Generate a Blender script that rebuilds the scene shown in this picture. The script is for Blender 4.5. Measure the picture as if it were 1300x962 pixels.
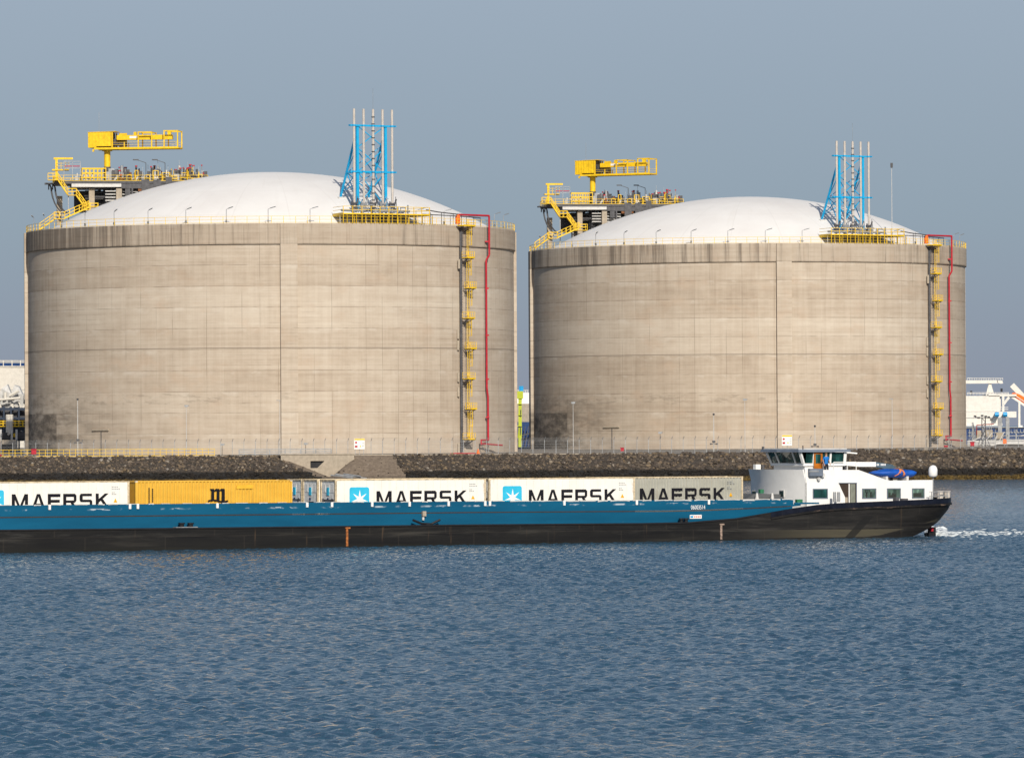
import bpy, math, random
from mathutils import Vector, Matrix
random.seed(7)
for o in list(bpy.data.objects):
    bpy.data.objects.remove(o)
SC = bpy.context.scene
COL = SC.collection
R_ = math.radians

# ------------------------------------------------------------------ camera
F = 6600.0            # focal length in photo pixels (photo 1300 x 962)
CX, CY = 650.0, 481.0
H = 8.5               # eye height over the water
HOR = 542.0           # horizon row in the middle of the photo
ROLL = 0.0055
al = math.atan((HOR - CY) / F)
fw = Vector((0, math.cos(al), math.sin(al)))
u0 = Vector((0, -math.sin(al), math.cos(al)))
r0 = Vector((1, 0, 0))
up = u0 * math.cos(ROLL) + r0 * math.sin(ROLL)
rt = r0 * math.cos(ROLL) - u0 * math.sin(ROLL)
cam_d = bpy.data.cameras.new('camera')
cam = bpy.data.objects.new('camera', cam_d)
COL.objects.link(cam)
cam.matrix_world = Matrix(((rt.x, up.x, -fw.x, 0), (rt.y, up.y, -fw.y, 0), (rt.z, up.z, -fw.z, H), (0, 0, 0, 1)))
cam_d.sensor_width = 36
cam_d.lens = 36 * F / 1300
cam_d.clip_start = 1
cam_d.clip_end = 60000
SC.camera = cam
CAMP = Vector((0, 0, H))

def ray(px, py):
    return fw * F + rt * (px - CX) + up * (CY - py)
def at(px, py, Y):
    d = ray(px, py)
    return CAMP + d * (Y / d.y)
def at_z(px, py, z):
    d = ray(px, py)
    return CAMP + d * ((z - H) / d.z)

# ------------------------------------------------------------------ light
SUN_AZ = R_(12)       # to the right of straight behind the camera
SUN_EL = R_(29)
wd = bpy.data.worlds.new('World')
SC.world = wd
wd.use_nodes = True
wn = wd.node_tree
wn.nodes.clear()
wo = wn.nodes.new('ShaderNodeOutputWorld')
bg = wn.nodes.new('ShaderNodeBackground')
sky = wn.nodes.new('ShaderNodeTexSky')
sky.sky_type = 'NISHITA'
sky.sun_disc = False
sky.sun_elevation = SUN_EL
sky.sun_rotation = math.pi - SUN_AZ
sky.air_density = 1.0
sky.dust_density = 1.5
sky.ozone_density = 2.0
wn.links.new(sky.outputs[0], bg.inputs[0])
bg.inputs[1].default_value = 0.085
# hazy grey air low over the horizon, clearing with height
gm = wn.nodes.new('ShaderNodeNewGeometry')
sx_ = wn.nodes.new('ShaderNodeSeparateXYZ')
wn.links.new(gm.outputs['Incoming'], sx_.inputs[0])
neg = wn.nodes.new('ShaderNodeMath'); neg.operation = 'MULTIPLY'; neg.inputs[1].default_value = -1.0
wn.links.new(sx_.outputs[2], neg.inputs[0])
hz = wn.nodes.new('ShaderNodeValToRGB')
hz.color_ramp.elements[0].position = 0.0; hz.color_ramp.elements[0].color = (0.262, 0.290, 0.366, 1)
hz.color_ramp.elements[1].position = 0.085; hz.color_ramp.elements[1].color = (0.335, 0.415, 0.510, 1)
e_ = hz.color_ramp.elements.new(0.04); e_.color = (0.290, 0.368, 0.440, 1)
wn.links.new(neg.outputs[0], hz.inputs[0])
hbg = wn.nodes.new('ShaderNodeBackground')
wn.links.new(hz.outputs[0], hbg.inputs[0])
mr = wn.nodes.new('ShaderNodeMapRange'); mr.interpolation_type = 'SMOOTHSTEP'
for i_, x_ in enumerate((0.06, 0.34, 0.0, 1.0)): mr.inputs[i_ + 1].default_value = x_
wn.links.new(neg.outputs[0], mr.inputs[0])
mxs = wn.nodes.new('ShaderNodeMixShader')
wn.links.new(mr.outputs[0], mxs.inputs[0])
wn.links.new(hbg.outputs[0], mxs.inputs[1])
wn.links.new(bg.outputs[0], mxs.inputs[2])
wn.links.new(mxs.outputs[0], wo.inputs[0])
sd = bpy.data.lights.new('sun', 'SUN')
sd.energy = 4.3
sd.angle = R_(0.5)
sd.color = (1.0, 0.93, 0.82)
sun = bpy.data.objects.new('sun', sd)
COL.objects.link(sun)
sdir = Vector((math.sin(SUN_AZ) * math.cos(SUN_EL), -math.cos(SUN_AZ) * math.cos(SUN_EL), math.sin(SUN_EL)))
sun.rotation_euler = (-sdir).to_track_quat('-Z', 'Y').to_euler()
sun.location = (60, -60, 120)
SC.view_settings.view_transform = 'Standard'
SC.view_settings.look = 'None'
SC.view_settings.gamma = 1
SC.view_settings.use_curve_mapping = False
SC.view_settings.exposure = 0.0
SC.render.engine = 'CYCLES'
SC.render.resolution_x = 1024
SC.render.resolution_y = 757

# ------------------------------------------------------------------ mesh helpers
class MB:
    def __init__(self):
        self.v = []; self.f = []; self.m = []
    def add(self, vs, fs, mi=0):
        b = len(self.v)
        self.v += [tuple(p) for p in vs]
        self.f += [tuple(b + i for i in q) for q in fs]
        self.m += [mi] * len(fs)
        return self
    def box(self, a, b, mi=0):
        x0, y0, z0 = [min(a[i], b[i]) for i in range(3)]
        x1, y1, z1 = [max(a[i], b[i]) for i in range(3)]
        return self.add([(x0,y0,z0),(x1,y0,z0),(x1,y1,z0),(x0,y1,z0),(x0,y0,z1),(x1,y0,z1),(x1,y1,z1),(x0,y1,z1)],
                 [(0,3,2,1),(4,5,6,7),(0,1,5,4),(1,2,6,5),(2,3,7,6),(3,0,4,7)], mi)
    def beam(self, p, q, w, h=None, mi=0):
        p = Vector(p); q = Vector(q); h = h or w
        d = (q - p).normalized()
        ref = Vector((0,0,1)) if abs(d.z) < 0.95 else Vector((0,1,0))
        a = d.cross(ref).normalized() * (w / 2); b = a.cross(d).normalized() * (h / 2)
        vs = [p-a-b, p+a-b, p+a+b, p-a+b, q-a-b, q+a-b, q+a+b, q-a+b]
        return self.add(vs, [(0,3,2,1),(4,5,6,7),(0,1,5,4),(1,2,6,5),(2,3,7,6),(3,0,4,7)], mi)
    def tube(self, p, q, r, n=8, r2=None, mi=0):
        p = Vector(p); q = Vector(q); r2 = r if r2 is None else r2
        d = (q - p).normalized()
        ref = Vector((0,0,1)) if abs(d.z) < 0.95 else Vector((0,1,0))
        a = d.cross(ref).normalized(); b = a.cross(d).normalized()
        vs = []
        for k in range(n):
            t = 2 * math.pi * k / n
            e = a * math.cos(t) + b * math.sin(t)
            vs.append(p + e * r)
        for k in range(n):
            t = 2 * math.pi * k / n
            e = a * math.cos(t) + b * math.sin(t)
            vs.append(q + e * r2)
        fs = [(k, (k+1) % n, n + (k+1) % n, n + k) for k in range(n)]
        fs.append(tuple(range(n-1, -1, -1))); fs.append(tuple(range(n, 2*n)))
        return self.add(vs, fs, mi)
    def path(self, pts, r, n=6, mi=0):
        for p, q in zip(pts[:-1], pts[1:]):
            self.tube(p, q, r, n, mi=mi)
        return self
    def prism(self, pts, off, mi=0):
        off = Vector(off); n = len(pts)
        pts = [Vector(p) for p in pts]
        vs = pts + [p + off for p in pts]
        fs = [tuple(range(n)), tuple(range(2*n-1, n-1, -1))]
        fs += [(k, n + k, n + (k+1) % n, (k+1) % n) for k in range(n)]
        return self.add(vs, fs, mi)
    def lathe(self, prof, n, a0=0.0, a1=360.0, c=(0,0), mi=0):
        full = abs(a1 - a0 - 360) < 1e-6
        m = n if full else n + 1
        vs = []
        for (r, z) in prof:
            for k in range(m):
                t = R_(a0 + (a1 - a0) * k / n)
                vs.append((c[0] + r * math.sin(t), c[1] - r * math.cos(t), z))
        fs = []
        for i in range(len(prof) - 1):
            for k in range(n):
                k2 = (k + 1) % m
                fs.append((i*m + k, i*m + k2, (i+1)*m + k2, (i+1)*m + k))
        return self.add(vs, fs, mi)
    def build(self, name, mat, parent=None, smooth=False, off=None, loc=None):
        me = bpy.data.meshes.new(name)
        vs = self.v if off is None else [(a+off[0], b+off[1], c+off[2]) for a, b, c in self.v]
        me.from_pydata(vs, [], self.f)
        mats = mat if isinstance(mat, (list, tuple)) else [mat]
        for mm in mats: me.materials.append(mm)
        if len(mats) > 1: me.polygons.foreach_set('material_index', self.m)
        if smooth: me.polygons.foreach_set('use_smooth', [True] * len(self.f))
        me.update()
        o = bpy.data.objects.new(name, me)
        COL.objects.link(o)
        if parent is not None: o.parent = parent
        if loc is not None: o.location = loc
        return o

def auto_smooth(o, deg=35):
    me = o.data
    me.polygons.foreach_set('use_smooth', [True] * len(me.polygons))
    me.set_sharp_from_angle(angle=R_(deg))
    return o
def tag(o, label, cat, group=None):
    o['label'] = label; o['category'] = cat
    if group: o['group'] = group
    return o
def thing(name, label, cat, loc=(0,0,0), rz=0.0, group=None, rot=None):
    o = bpy.data.objects.new(name, None)
    COL.objects.link(o)
    o.location = loc
    o.rotation_euler = rot if rot else (0, 0, rz)
    o.empty_display_size = 0.5
    return tag(o, label, cat, group)
def struct(o, kind='structure'):
    o['kind'] = kind
    return o
def copy_tree(o, parent=None):
    c = o.copy(); COL.objects.link(c)
    if parent is not None: c.parent = parent
    for ch in [x for x in bpy.data.objects if x.parent == o]:
        copy_tree(ch, c)
    return c

# ------------------------------------------------------------------ material helpers
class NT:
    def __init__(self, name):
        self.mat = bpy.data.materials.new(name)
        self.mat.use_nodes = True
        self.t = self.mat.node_tree
        self.bsdf = self.t.nodes['Principled BSDF']
    def n(self, typ, ins=None, **kw):
        nd = self.t.nodes.new(typ)
        for k, v in kw.items(): setattr(nd, k, v)
        for k, v in (ins or {}).items(): self.put(nd.inputs[k], v)
        return nd
    def put(self, sock, v):
        if isinstance(v, bpy.types.NodeSocket): self.t.links.new(v, sock)
        else: sock.default_value = v
    def math(self, op, a, b=0.0, c=0.0, clamp=False):
        nd = self.n('ShaderNodeMath', operation=op)
        nd.use_clamp = clamp
        self.put(nd.inputs[0], a); self.put(nd.inputs[1], b); self.put(nd.inputs[2], c)
        return nd.outputs[0]
    def vec(self, x, y, z=0.0):
        nd = self.n('ShaderNodeCombineXYZ', {0: x, 1: y, 2: z})
        return nd.outputs[0]
    def vmul(self, v, s):
        nd = self.n('ShaderNodeVectorMath', operation='MULTIPLY')
        self.put(nd.inputs[0], v); nd.inputs[1].default_value = s
        return nd.outputs[0]
    def noise(self, v, scale=1.0, detail=4.0, rough=0.5, w=None, out=0):
        nd = self.n('ShaderNodeTexNoise')
        if w is not None:
            nd.noise_dimensions = '4D'; self.put(nd.inputs['W'], w)
        self.put(nd.inputs['Vector'], v)
        nd.inputs['Scale'].default_value = scale; nd.inputs['Detail'].default_value = detail
        nd.inputs['Roughness'].default_value = rough
        return nd.outputs[out]
    def white(self, v, w=None):
        nd = self.n('ShaderNodeTexWhiteNoise')
        if w is not None:
            nd.noise_dimensions = '4D'; self.put(nd.inputs['W'], w)
        self.put(nd.inputs['Vector'], v)
        return nd.outputs[0]
    def ss(self, v, a, b, lo=0.0, hi=1.0):
        nd = self.n('ShaderNodeMapRange', interpolation_type='SMOOTHSTEP')
        self.put(nd.inputs[0], v)
        for i, x in enumerate((a, b, lo, hi)): nd.inputs[i+1].default_value = x
        return nd.outputs[0]
    def mix(self, f, a, b, blend='MIX'):
        nd = self.n('ShaderNodeMix', data_type='RGBA', blend_type=blend)
        self.put(nd.inputs[0], f)
        for i, x in ((6, a), (7, b)):
            if isinstance(x, (tuple, list)) and len(x) == 3: x = (*x, 1)
            self.put(nd.inputs[i], x)
        return nd.outputs[2]
    def ramp(self, f, stops):
        nd = self.n('ShaderNodeValToRGB')
        cr = nd.color_ramp
        while len(cr.elements) < len(stops): cr.elements.new(0.5)
        for e, (p, c) in zip(cr.elements, stops):
            e.position = p; e.color = (*c, 1)
        self.put(nd.inputs[0], f)
        return nd.outputs[0]
    def obj(self):
        return self.n('ShaderNodeTexCoord').outputs['Object']
    def sep(self, v):
        nd = self.n('ShaderNodeSeparateXYZ'); self.put(nd.inputs[0], v)
        return nd.outputs
    def bump(self, h, strength=0.3, dist=0.02):
        nd = self.n('ShaderNodeBump'); self.put(nd.inputs['Height'], h)
        nd.inputs['Strength'].default_value = strength; nd.inputs['Distance'].default_value = dist
        self.t.links.new(nd.outputs[0], self.bsdf.inputs['Normal'])
    def col(self, c):
        if isinstance(c, tuple) and len(c) == 3: c = (*c, 1)
        self.put(self.bsdf.inputs['Base Color'], c)
    def set(self, **kw):
        for k, v in kw.items(): self.put(self.bsdf.inputs[k.replace('_', ' ')], v)

def paint(name, c, rough=0.5, metal=0.0, var=0.12, scale=1.5, dirt=None, dirt_amt=0.35, rust=None, spec=0.35):
    m = NT(name)
    v = m.obj()
    f = m.noise(v, scale, 5, 0.6)
    dark = tuple(x * (1 - var * 2) for x in c); lite = tuple(min(1, x * (1 + var)) for x in c)
    col = m.ramp(f, [(0.3, dark), (0.65, lite)])
    if dirt:
        g = m.noise(m.vmul(v, (2.2, 2.2, 0.5)), 1.3, 6, 0.65)
        col = m.mix(m.math('MULTIPLY', m.ss(g, 0.52, 0.75), dirt_amt), col, dirt)
    if rust:
        g = m.noise(v, 5.0, 6, 0.7)
        col = m.mix(m.ss(g, 0.64, 0.72), col, rust)
    m.col(col)
    m.set(Roughness=m.math('ADD', m.math('MULTIPLY', f, 0.25), rough - 0.12), Metallic=metal)
    m.bump(m.noise(v, scale * 4, 4, 0.6), 0.15, 0.02)
    m.set(Specular_IOR_Level=spec)
    return m.mat
# ------------------------------------------------------------------ materials
M = {}
M['yellow'] = paint('yellow_paint', (0.78, 0.50, 0.012), 0.5, var=0.10, dirt=(0.34, 0.20, 0.04), dirt_amt=0.45, rust=(0.25, 0.12, 0.03))
M['blue'] = paint('sky_blue_paint', (0.010, 0.36, 0.66), 0.4, var=0.06)
M['red'] = paint('red_pipe_paint', (0.44, 0.020, 0.035), 0.4, var=0.08)
M['orange'] = paint('orange_paint', (0.85, 0.16, 0.02), 0.45, var=0.05)
M['galv'] = paint('galvanised_steel', (0.30, 0.31, 0.32), 0.5, 0.3, var=0.15)
M['dkgrey'] = paint('dark_grey_steel', (0.075, 0.074, 0.080), 0.55, var=0.2)
M['steel'] = paint('stainless_pipe', (0.52, 0.47, 0.42), 0.35, 0.0, var=0.08)
M['pale'] = paint('pale_grey_paint', (0.55, 0.54, 0.52), 0.5, var=0.08, dirt=(0.2, 0.18, 0.15))
M['white'] = paint('white_paint', (0.80, 0.79, 0.76), 0.4, var=0.025, dirt=(0.45, 0.40, 0.33), dirt_amt=0.15)
M['black'] = paint('black_paint', (0.012, 0.012, 0.014), 0.45, var=0.1)
M['beige'] = paint('beige_concrete', (0.37, 0.315, 0.245), 0.85, var=0.1, dirt=(0.2, 0.16, 0.12))
M['rust'] = paint('rusty_steel', (0.22, 0.09, 0.035), 0.8, var=0.3, scale=4)
M['green'] = paint('green_paint', (0.03, 0.16, 0.08), 0.5)
M['lime'] = paint('lime_yellow_paint', (0.44, 0.50, 0.03), 0.45, var=0.05)
M['navy'] = paint('navy_hull_paint', (0.014, 0.045, 0.145), 0.4, var=0.12, dirt=(0.05, 0.06, 0.1))
M['skyblue'] = paint('cyan_paint', (0.01, 0.30, 0.62), 0.4)

def glass(name, c, rough=0.06):
    m = NT(name); v = m.obj()
    f = m.noise(m.vmul(v, (1.2, 1.2, 0.35)), 2.2, 3, 0.5)
    m.col(m.ramp(f, [(0.35, tuple(x*0.35 for x in c)), (0.6, c), (0.75, tuple(x*2.2 for x in c))]))
    m.set(Roughness=rough); m.set(IOR=1.5)
    return m.mat
M['glass'] = glass('teal_window_glass', (0.014, 0.060, 0.055))
M['glass_lt'] = glass('pale_green_window_glass', (0.10, 0.16, 0.13))

def concrete_wall(name, rim=False, buttress=False):
    m = NT(name)
    v = m.obj(); s = m.sep(v)
    w = m.n('ShaderNodeObjectInfo').outputs['Random']
    w10 = m.math('MULTIPLY', w, 31.0)
    ang = m.math('ARCTAN2', s[0], m.math('MULTIPLY', s[1], -1.0))
    arc = m.math('MULTIPLY', ang, 42.5)
    z = s[2]
    q = m.vec(arc, z, 0.0)
    lift = m.math('FLOOR', m.math('DIVIDE', m.math('ADD', z, 0.15), 3.52))
    pan = m.math('FLOOR', m.math('DIVIDE', arc, 6.05))
    n_l = m.white(m.vec(lift, 3.0, 1.0), w10)
    n_p = m.white(m.vec(pan, lift, 5.0), w10)
    big = m.noise(m.vmul(q, (0.05, 0.10, 1)), 1.0, 3, 0.5, w10)
    boards = m.noise(m.vmul(q, (0.03, 1.6, 1)), 1.0, 3, 0.6, w10)
    streak = m.noise(m.vmul(q, (1.1, 0.045, 1)), 1.0, 5, 0.65, w10)
    blot = m.noise(m.vmul(q, (0.35, 0.8, 1)), 1.0, 6, 0.65, w10)
    fine = m.noise(v, 6.0, 4, 0.6)
    a = m.math('ADD', m.math('MULTIPLY', n_l, 0.15), m.math('MULTIPLY', n_p, 0.08))
    a = m.math('ADD', a, m.math('MULTIPLY', big, 0.30))
    a = m.math('ADD', a, m.math('MULTIPLY', boards, 0.48))
    a = m.math('ADD', a, m.math('ADD', m.math('MULTIPLY', blot, 0.40), 0.09))
    a = m.math('ADD', a, m.math('MULTIPLY', streak, 0.40))
    # sum is roughly 0.9 +- 0.25
    col = m.ramp(m.math('MULTIPLY', a, 0.50), [(0.31, (0.300, 0.232, 0.172)), (0.48, (0.455, 0.380, 0.300)), (0.64, (0.580, 0.510, 0.420))])
    # joints of the formwork
    fz = m.math('FRACT', m.math('DIVIDE', m.math('ADD', z, 0.15), 3.52))
    jz = m.math('LESS_THAN', fz, 0.030)
    fa = m.math('FRACT', m.math('DIVIDE', arc, 3.025))
    ja = m.math('LESS_THAN', fa, 0.028)
    if buttress: ja = m.math('MULTIPLY', ja, 0.0)
    jn = m.ss(m.noise(m.vmul(q, (0.4, 0.12, 1)), 1.0, 2, 0.5, w10), 0.32, 0.62)
    jn2 = m.ss(m.noise(m.vmul(q, (0.9, 0.10, 1)), 1.0, 2, 0.5, m.math('ADD', w10, 5.0)), 0.44, 0.64)
    fb = m.math('FRACT', m.math('DIVIDE', m.math('ADD', z, 0.15), 0.88))
    jb = m.math('MULTIPLY', m.math('LESS_THAN', fb, 0.09), m.math('MULTIPLY', m.ss(m.noise(m.vmul(q, (0.22, 0.9, 1)), 1.0, 3, 0.6, m.math('ADD', w10, 9.0)), 0.46, 0.66), 0.30))
    j = m.math('MAXIMUM', m.math('MULTIPLY', jz, m.math('MULTIPLY', jn, 0.50)), m.math('MULTIPLY', ja, m.math('MULTIPLY', jn2, 0.50)))
    j = m.math('MAXIMUM', j, jb)
    col = m.mix(j, col, (0.12, 0.09, 0.065))
    # pale lime runs and rusty tint in patches
    pat = m.noise(m.vmul(q, (0.16, 0.28, 1)), 1.0, 4, 0.6, m.math('ADD', w10, 7.0))
    col = m.mix(m.math('MULTIPLY', m.ss(pat, 0.52, 0.72), 0.30), col, (0.47, 0.335, 0.235))
    lime = m.math('MULTIPLY', m.ss(fz, 0.62, 1.0), m.ss(m.noise(m.vmul(q, (0.25, 0.5, 1)), 1.0, 4, 0.65, m.math('ADD', w10, 3.0)), 0.50, 0.68))
    col = m.mix(m.math('MULTIPLY', lime, 0.40), col, (0.62, 0.57, 0.50))
    # one strong construction joint half way up
    cj = m.math('LESS_THAN', m.math('ABSOLUTE', m.math('SUBTRACT', z, 17.72)), 0.075)
    col = m.mix(m.math('MULTIPLY', cj, 0.6), col, (0.09, 0.07, 0.055))
    if rim or buttress:
        up_ = m.math('GREATER_THAN', z, 34.95)
        drip = m.noise(m.vmul(q, (0.85, 0.03, 1)), 1.0, 5, 0.7, w10)
        big2 = m.noise(m.vmul(q, (0.045, 0.02, 1)), 1.0, 2, 0.5, w10)
        west = m.ss(arc, 15.0, -50.0)
        thr = m.math('ADD', m.math('MULTIPLY', west, 0.17), m.math('MULTIPLY', big2, 0.50))
        k = m.ss(m.math('ADD', drip, thr), 0.78, 0.98)
        col = m.mix(m.math('MULTIPLY', up_, 0.20), col, (0.19, 0.135, 0.092))
        col = m.mix(m.math('MULTIPLY', m.math('MULTIPLY', k, up_), 0.62), col, (0.060, 0.048, 0.040))
    if not rim:
        # runs below the rim and old water stains near the foot on the west side
        run = m.noise(m.vmul(q, (0.6, 0.02, 1)), 1.0, 4, 0.7, w10)
        hi = m.ss(z, 22.0, 35.0)
        col = m.mix(m.math('MULTIPLY', m.math('MULTIPLY', m.ss(run, 0.54, 0.74), hi), 0.30), col, (0.16, 0.105, 0.07))
        foot = m.math('MULTIPLY', m.ss(z, 13.5, 4.0), m.ss(arc, -18.0, -48.0))
        bl = m.ss(m.noise(m.vmul(q, (0.22, 0.75, 1)), 1.0, 5, 0.6, w10), 0.40, 0.62)
        col = m.mix(m.math('MULTIPLY', m.math('MULTIPLY', foot, bl), 0.62), col, (0.075, 0.062, 0.048))
        pz = m.math('MULTIPLY', m.math('LESS_THAN', z, 6.9), m.math('LESS_THAN', arc, -42.5))
        pn = m.ss(blot, 0.35, 0.62, 0.15, 0.75)
        col = m.mix(m.math('MULTIPLY', pz, pn), col, (0.068, 0.058, 0.050))
        dash = m.math('MULTIPLY', m.ss(m.noise(m.vmul(q, (0.30, 1.1, 1)), 1.0, 5, 0.7, w10), 0.50, 0.62), m.math('LESS_THAN', m.math('ABSOLUTE', m.math('SUBTRACT', z, 9.3)), 0.9))
        dash = m.math('MULTIPLY', dash, m.math('MULTIPLY', m.math('LESS_THAN', arc, 6.0), 0.28))
        col = m.mix(dash, col, (0.10, 0.08, 0.06))
    if buttress:
        col = m.mix(0.08, col, (0.56, 0.49, 0.40))
    m.col(col)
    m.set(Roughness=0.9); m.set(Specular_IOR_Level=0.2)
    h = m.math('SUBTRACT', m.math('ADD', m.math('MULTIPLY', fine, 0.4), blot), m.math('MULTIPLY', m.math('MAXIMUM', jz, ja), 0.7))
    m.bump(h, 0.35, 0.05)
    return m.mat
M['wall'] = concrete_wall('board_marked_concrete')
M['rim'] = concrete_wall('stained_rim_concrete', rim=True)
M['buttress'] = concrete_wall('buttress_concrete', buttress=True)

def dome_mat():
    m = NT('white_dome_coating'); v = m.obj(); s = m.sep(v)
    w = m.math('MULTIPLY', m.n('ShaderNodeObjectInfo').outputs['Random'], 17.0)
    ang = m.math('DIVIDE', m.math('ARCTAN2', s[0], s[1]), 2 * math.pi)
    r = m.n('ShaderNodeVectorMath', {0: m.vec(s[0], s[1], 0.0)}, operation='LENGTH').outputs['Value']
    fa = m.math('FRACT', m.math('MULTIPLY', ang, 24.0))
    ja = m.math('LESS_THAN', m.math('ABSOLUTE', m.math('SUBTRACT', fa, 0.5)), 0.012)
    jr = m.math('LESS_THAN', m.math('ABSOLUTE', m.math('SUBTRACT', m.math('FRACT', m.math('DIVIDE', r, 10.4)), 0.5)), 0.008)
    col = m.ramp(m.noise(v, 0.12, 5, 0.6, w), [(0.3, (0.74, 0.71, 0.68)), (0.7, (0.82, 0.80, 0.77))])
    col = m.mix(m.math('MULTIPLY', m.math('MAXIMUM', ja, jr), 0.13), col, (0.45, 0.42, 0.38))
    st = m.noise(m.vec(m.math('MULTIPLY', ang, 190.0), m.math('MULTIPLY', r, 0.05), 0.0), 1.0, 4, 0.6, w)
    col = m.mix(m.math('MULTIPLY', m.ss(st, 0.55, 0.8), 0.16), col, (0.5, 0.44, 0.36))
    m.col(col); m.set(Roughness=0.6)
    m.bump(m.noise(v, 0.25, 4, 0.5, w), 0.25, 0.15)
    return m.mat
M['dome'] = dome_mat()

# ------------------------------------------------------------------ storage tanks
GZ = 4.2
def pol(a, r, z=0.0):
    return Vector((r * math.sin(R_(a)), -r * math.cos(R_(a)), z))
RIMZ = 42.7 - GZ
BANDZ = 39.2 - GZ
DR, DRISE = 39.5, 10.5
DRS = (DR * DR + DRISE * DRISE) / (2 * DRISE)
def dome_z(r):
    return RIMZ + DRISE - (DRS - math.sqrt(DRS * DRS - r * r))
FA = 6.6     # the tanks' layout is turned by this much

def make_tank(label, loc):
    t = thing('storage_tank', label, 'storage tank', loc)
    b = MB().lathe([(42.40, -0.3), (42.40, BANDZ + 0.3)], 288)
    b.build('wall', M['wall'], t, smooth=True)
    b = MB().lathe([(42.30, BANDZ), (42.66, BANDZ), (42.70, BANDZ + 0.08), (42.70, RIMZ - 0.1), (42.64, RIMZ), (38.6, RIMZ)], 288)
    auto_smooth(b.build('rim_band', M['rim'], t), 25)
    pr = [(0.01, RIMZ + DRISE)]
    for i in range(1, 25):
        r = DR * i / 24
        pr.append((r, dome_z(r)))
    b = MB().lathe(pr[::-1] + [], 144)
    b.build('dome', M['dome'], t, smooth=True)
    for k in range(4):
        a = FA + 90 * k
        w = R_(1) * 0 + math.degrees(1.42 / 42.9)
        b = MB()
        pts_o = []; n = 6
        for i in range(n + 1):
            pts_o.append(pol(a - w + 2 * w * i / n, 43.05))
        pts_i = [pol(a + w - 2 * w * i / n, 42.2) for i in range(n + 1)]
        b.prism([p + Vector((0, 0, -0.25)) for p in pts_o + pts_i], (0, 0, RIMZ - 0.06 + 0.25))
        b.build('buttress', M['buttress'], t)
    # handrail round the rim
    b = MB(); n = 132
    ring = [pol(360.0 * k / n, 42.6, RIMZ) for k in range(n)]
    for k in range(n):
        p, q = ring[k], ring[(k + 1) % n]
        b.beam(p, p + Vector((0, 0, 1.15)), 0.07)
        for h, ww in ((1.15, 0.06), (0.62, 0.045), (0.12, 0.06)):
            b.beam(p + Vector((0, 0, h)), q + Vector((0, 0, h)), 0.05, ww)
    b.build('handrail', M['yellow'], t)
    # ladder with rest landings
    a = 52.2
    er = pol(a, 1); et = Vector((math.cos(R_(a)), math.sin(R_(a)), 0))
    def W(tx, ry, z): return er * ry + et * tx + Vector((0, 0, z))
    b = MB()
    top = RIMZ; bot = 0.6
    for tx in (-0.95, -0.62):
        b.beam(W(tx, 43.0 if True else 0, 0.1), W(tx, 43.0, BANDZ), 0.10)
        b.beam(W(tx, 43.25, BANDZ), W(tx, 43.25, top), 0.10)
    z = 0.8
    while z < top:
        b.beam(W(-0.95, 43.2, z), W(-0.62, 43.2, z), 0.05); z += 0.45
    b.beam(W(-0.78, 42.9, 0.1), W(-0.78, 42.9, top - 0.3), 0.34, 0.3)
    lad = b.build('ladder', M['dkgrey'], t)
    b = MB()
    zs = [top - 0.1] + [37.2 - GZ - 5.13 * i for i in range(7)] + [2.6]
    for i in range(len(zs) - 1):
        z1, z0 = zs[i], zs[i + 1]
        tx = 0.42 if i % 2 == 0 else 0.30
        for dx in (-0.22, 0.22):
            b.beam(W(tx + dx, 43.5, z0), W(tx + dx, 43.5, min(z1 + 1.1, top + 1.2)), 0.07)
        z = z0
        while z < z1:
            b.beam(W(tx - 0.22, 43.5, z), W(tx + 0.22, 43.5, z), 0.05)
            z += 0.33
        for zz in [z0 + 2.2 + 0.75 * j for j in range(8)]:
            if zz > z1: break
            pts = [W(tx + 0.36 * math.cos(th), 43.5 + 0.36 - 0.36 * math.cos(math.pi/2) + 0.42 * math.sin(th), zz) for th in [math.pi * j / 6 for j in range(7)]]
            b.path(pts, 0.03, 4)
        for th in (0.4, 1.1, 1.8, 2.6):
            p0 = W(tx + 0.36 * math.cos(th), 43.86 + 0.42 * math.sin(th), z0 + 2.2)
            b.beam(p0, Vector((p0.x, p0.y, z1)), 0.05)
    b.build('ladder_cage', M['yellow'], lad)
    for i, z in enumerate(zs[:-1]):
        x0, x1 = ((-0.75, 1.05) if i % 2 == 1 else (-0.05, 1.45))
        if i == 0: x0, x1 = -1.9, 1.3
        b = MB()
        b.prism([W(x0, 43.1, z), W(x1, 43.1, z), W(x1, 44.5, z), W(x0, 44.5, z)], (0, 0, 0.12))
        for h in (0.55, 1.1):
            b.beam(W(x0, 43.15, z + h), W(x0, 44.45, z + h), 0.06)
            b.beam(W(x1, 43.15, z + h), W(x1, 44.45, z + h), 0.06)
            b.beam(W(x0, 44.45, z + h), W(x1, 44.45, z + h), 0.06)
        for j in range(4):
            xx = x0 + (x1 - x0) * j / 3
            b.beam(W(xx, 44.45, z), W(xx, 44.45, z + 1.12), 0.07)
        b.beam(W(x0, 44.5, z + 0.1), W(x1, 44.5, z + 0.1), 0.05, 0.3)
        for xx in (x0, x1):
            b.beam(W(xx, 43.15, z), W(xx, 43.15, z + 1.1), 0.06)
        lo = b.build('landing', M['yellow'], lad)
        b = MB()
        for xx in (x0 + 0.2, x1 - 0.2):
            b.beam(W(xx, 44.3, z - 0.02), W((x0 + x1) / 2 + (xx - (x0+x1)/2) * 0.4, 42.7, z - 1.0), 0.12)
            b.beam(W(xx, 42.7, z - 0.09), W(xx, 44.4, z - 0.09), 0.12)
        b.build('landing_bracket', M['dkgrey'], lad)
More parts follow.
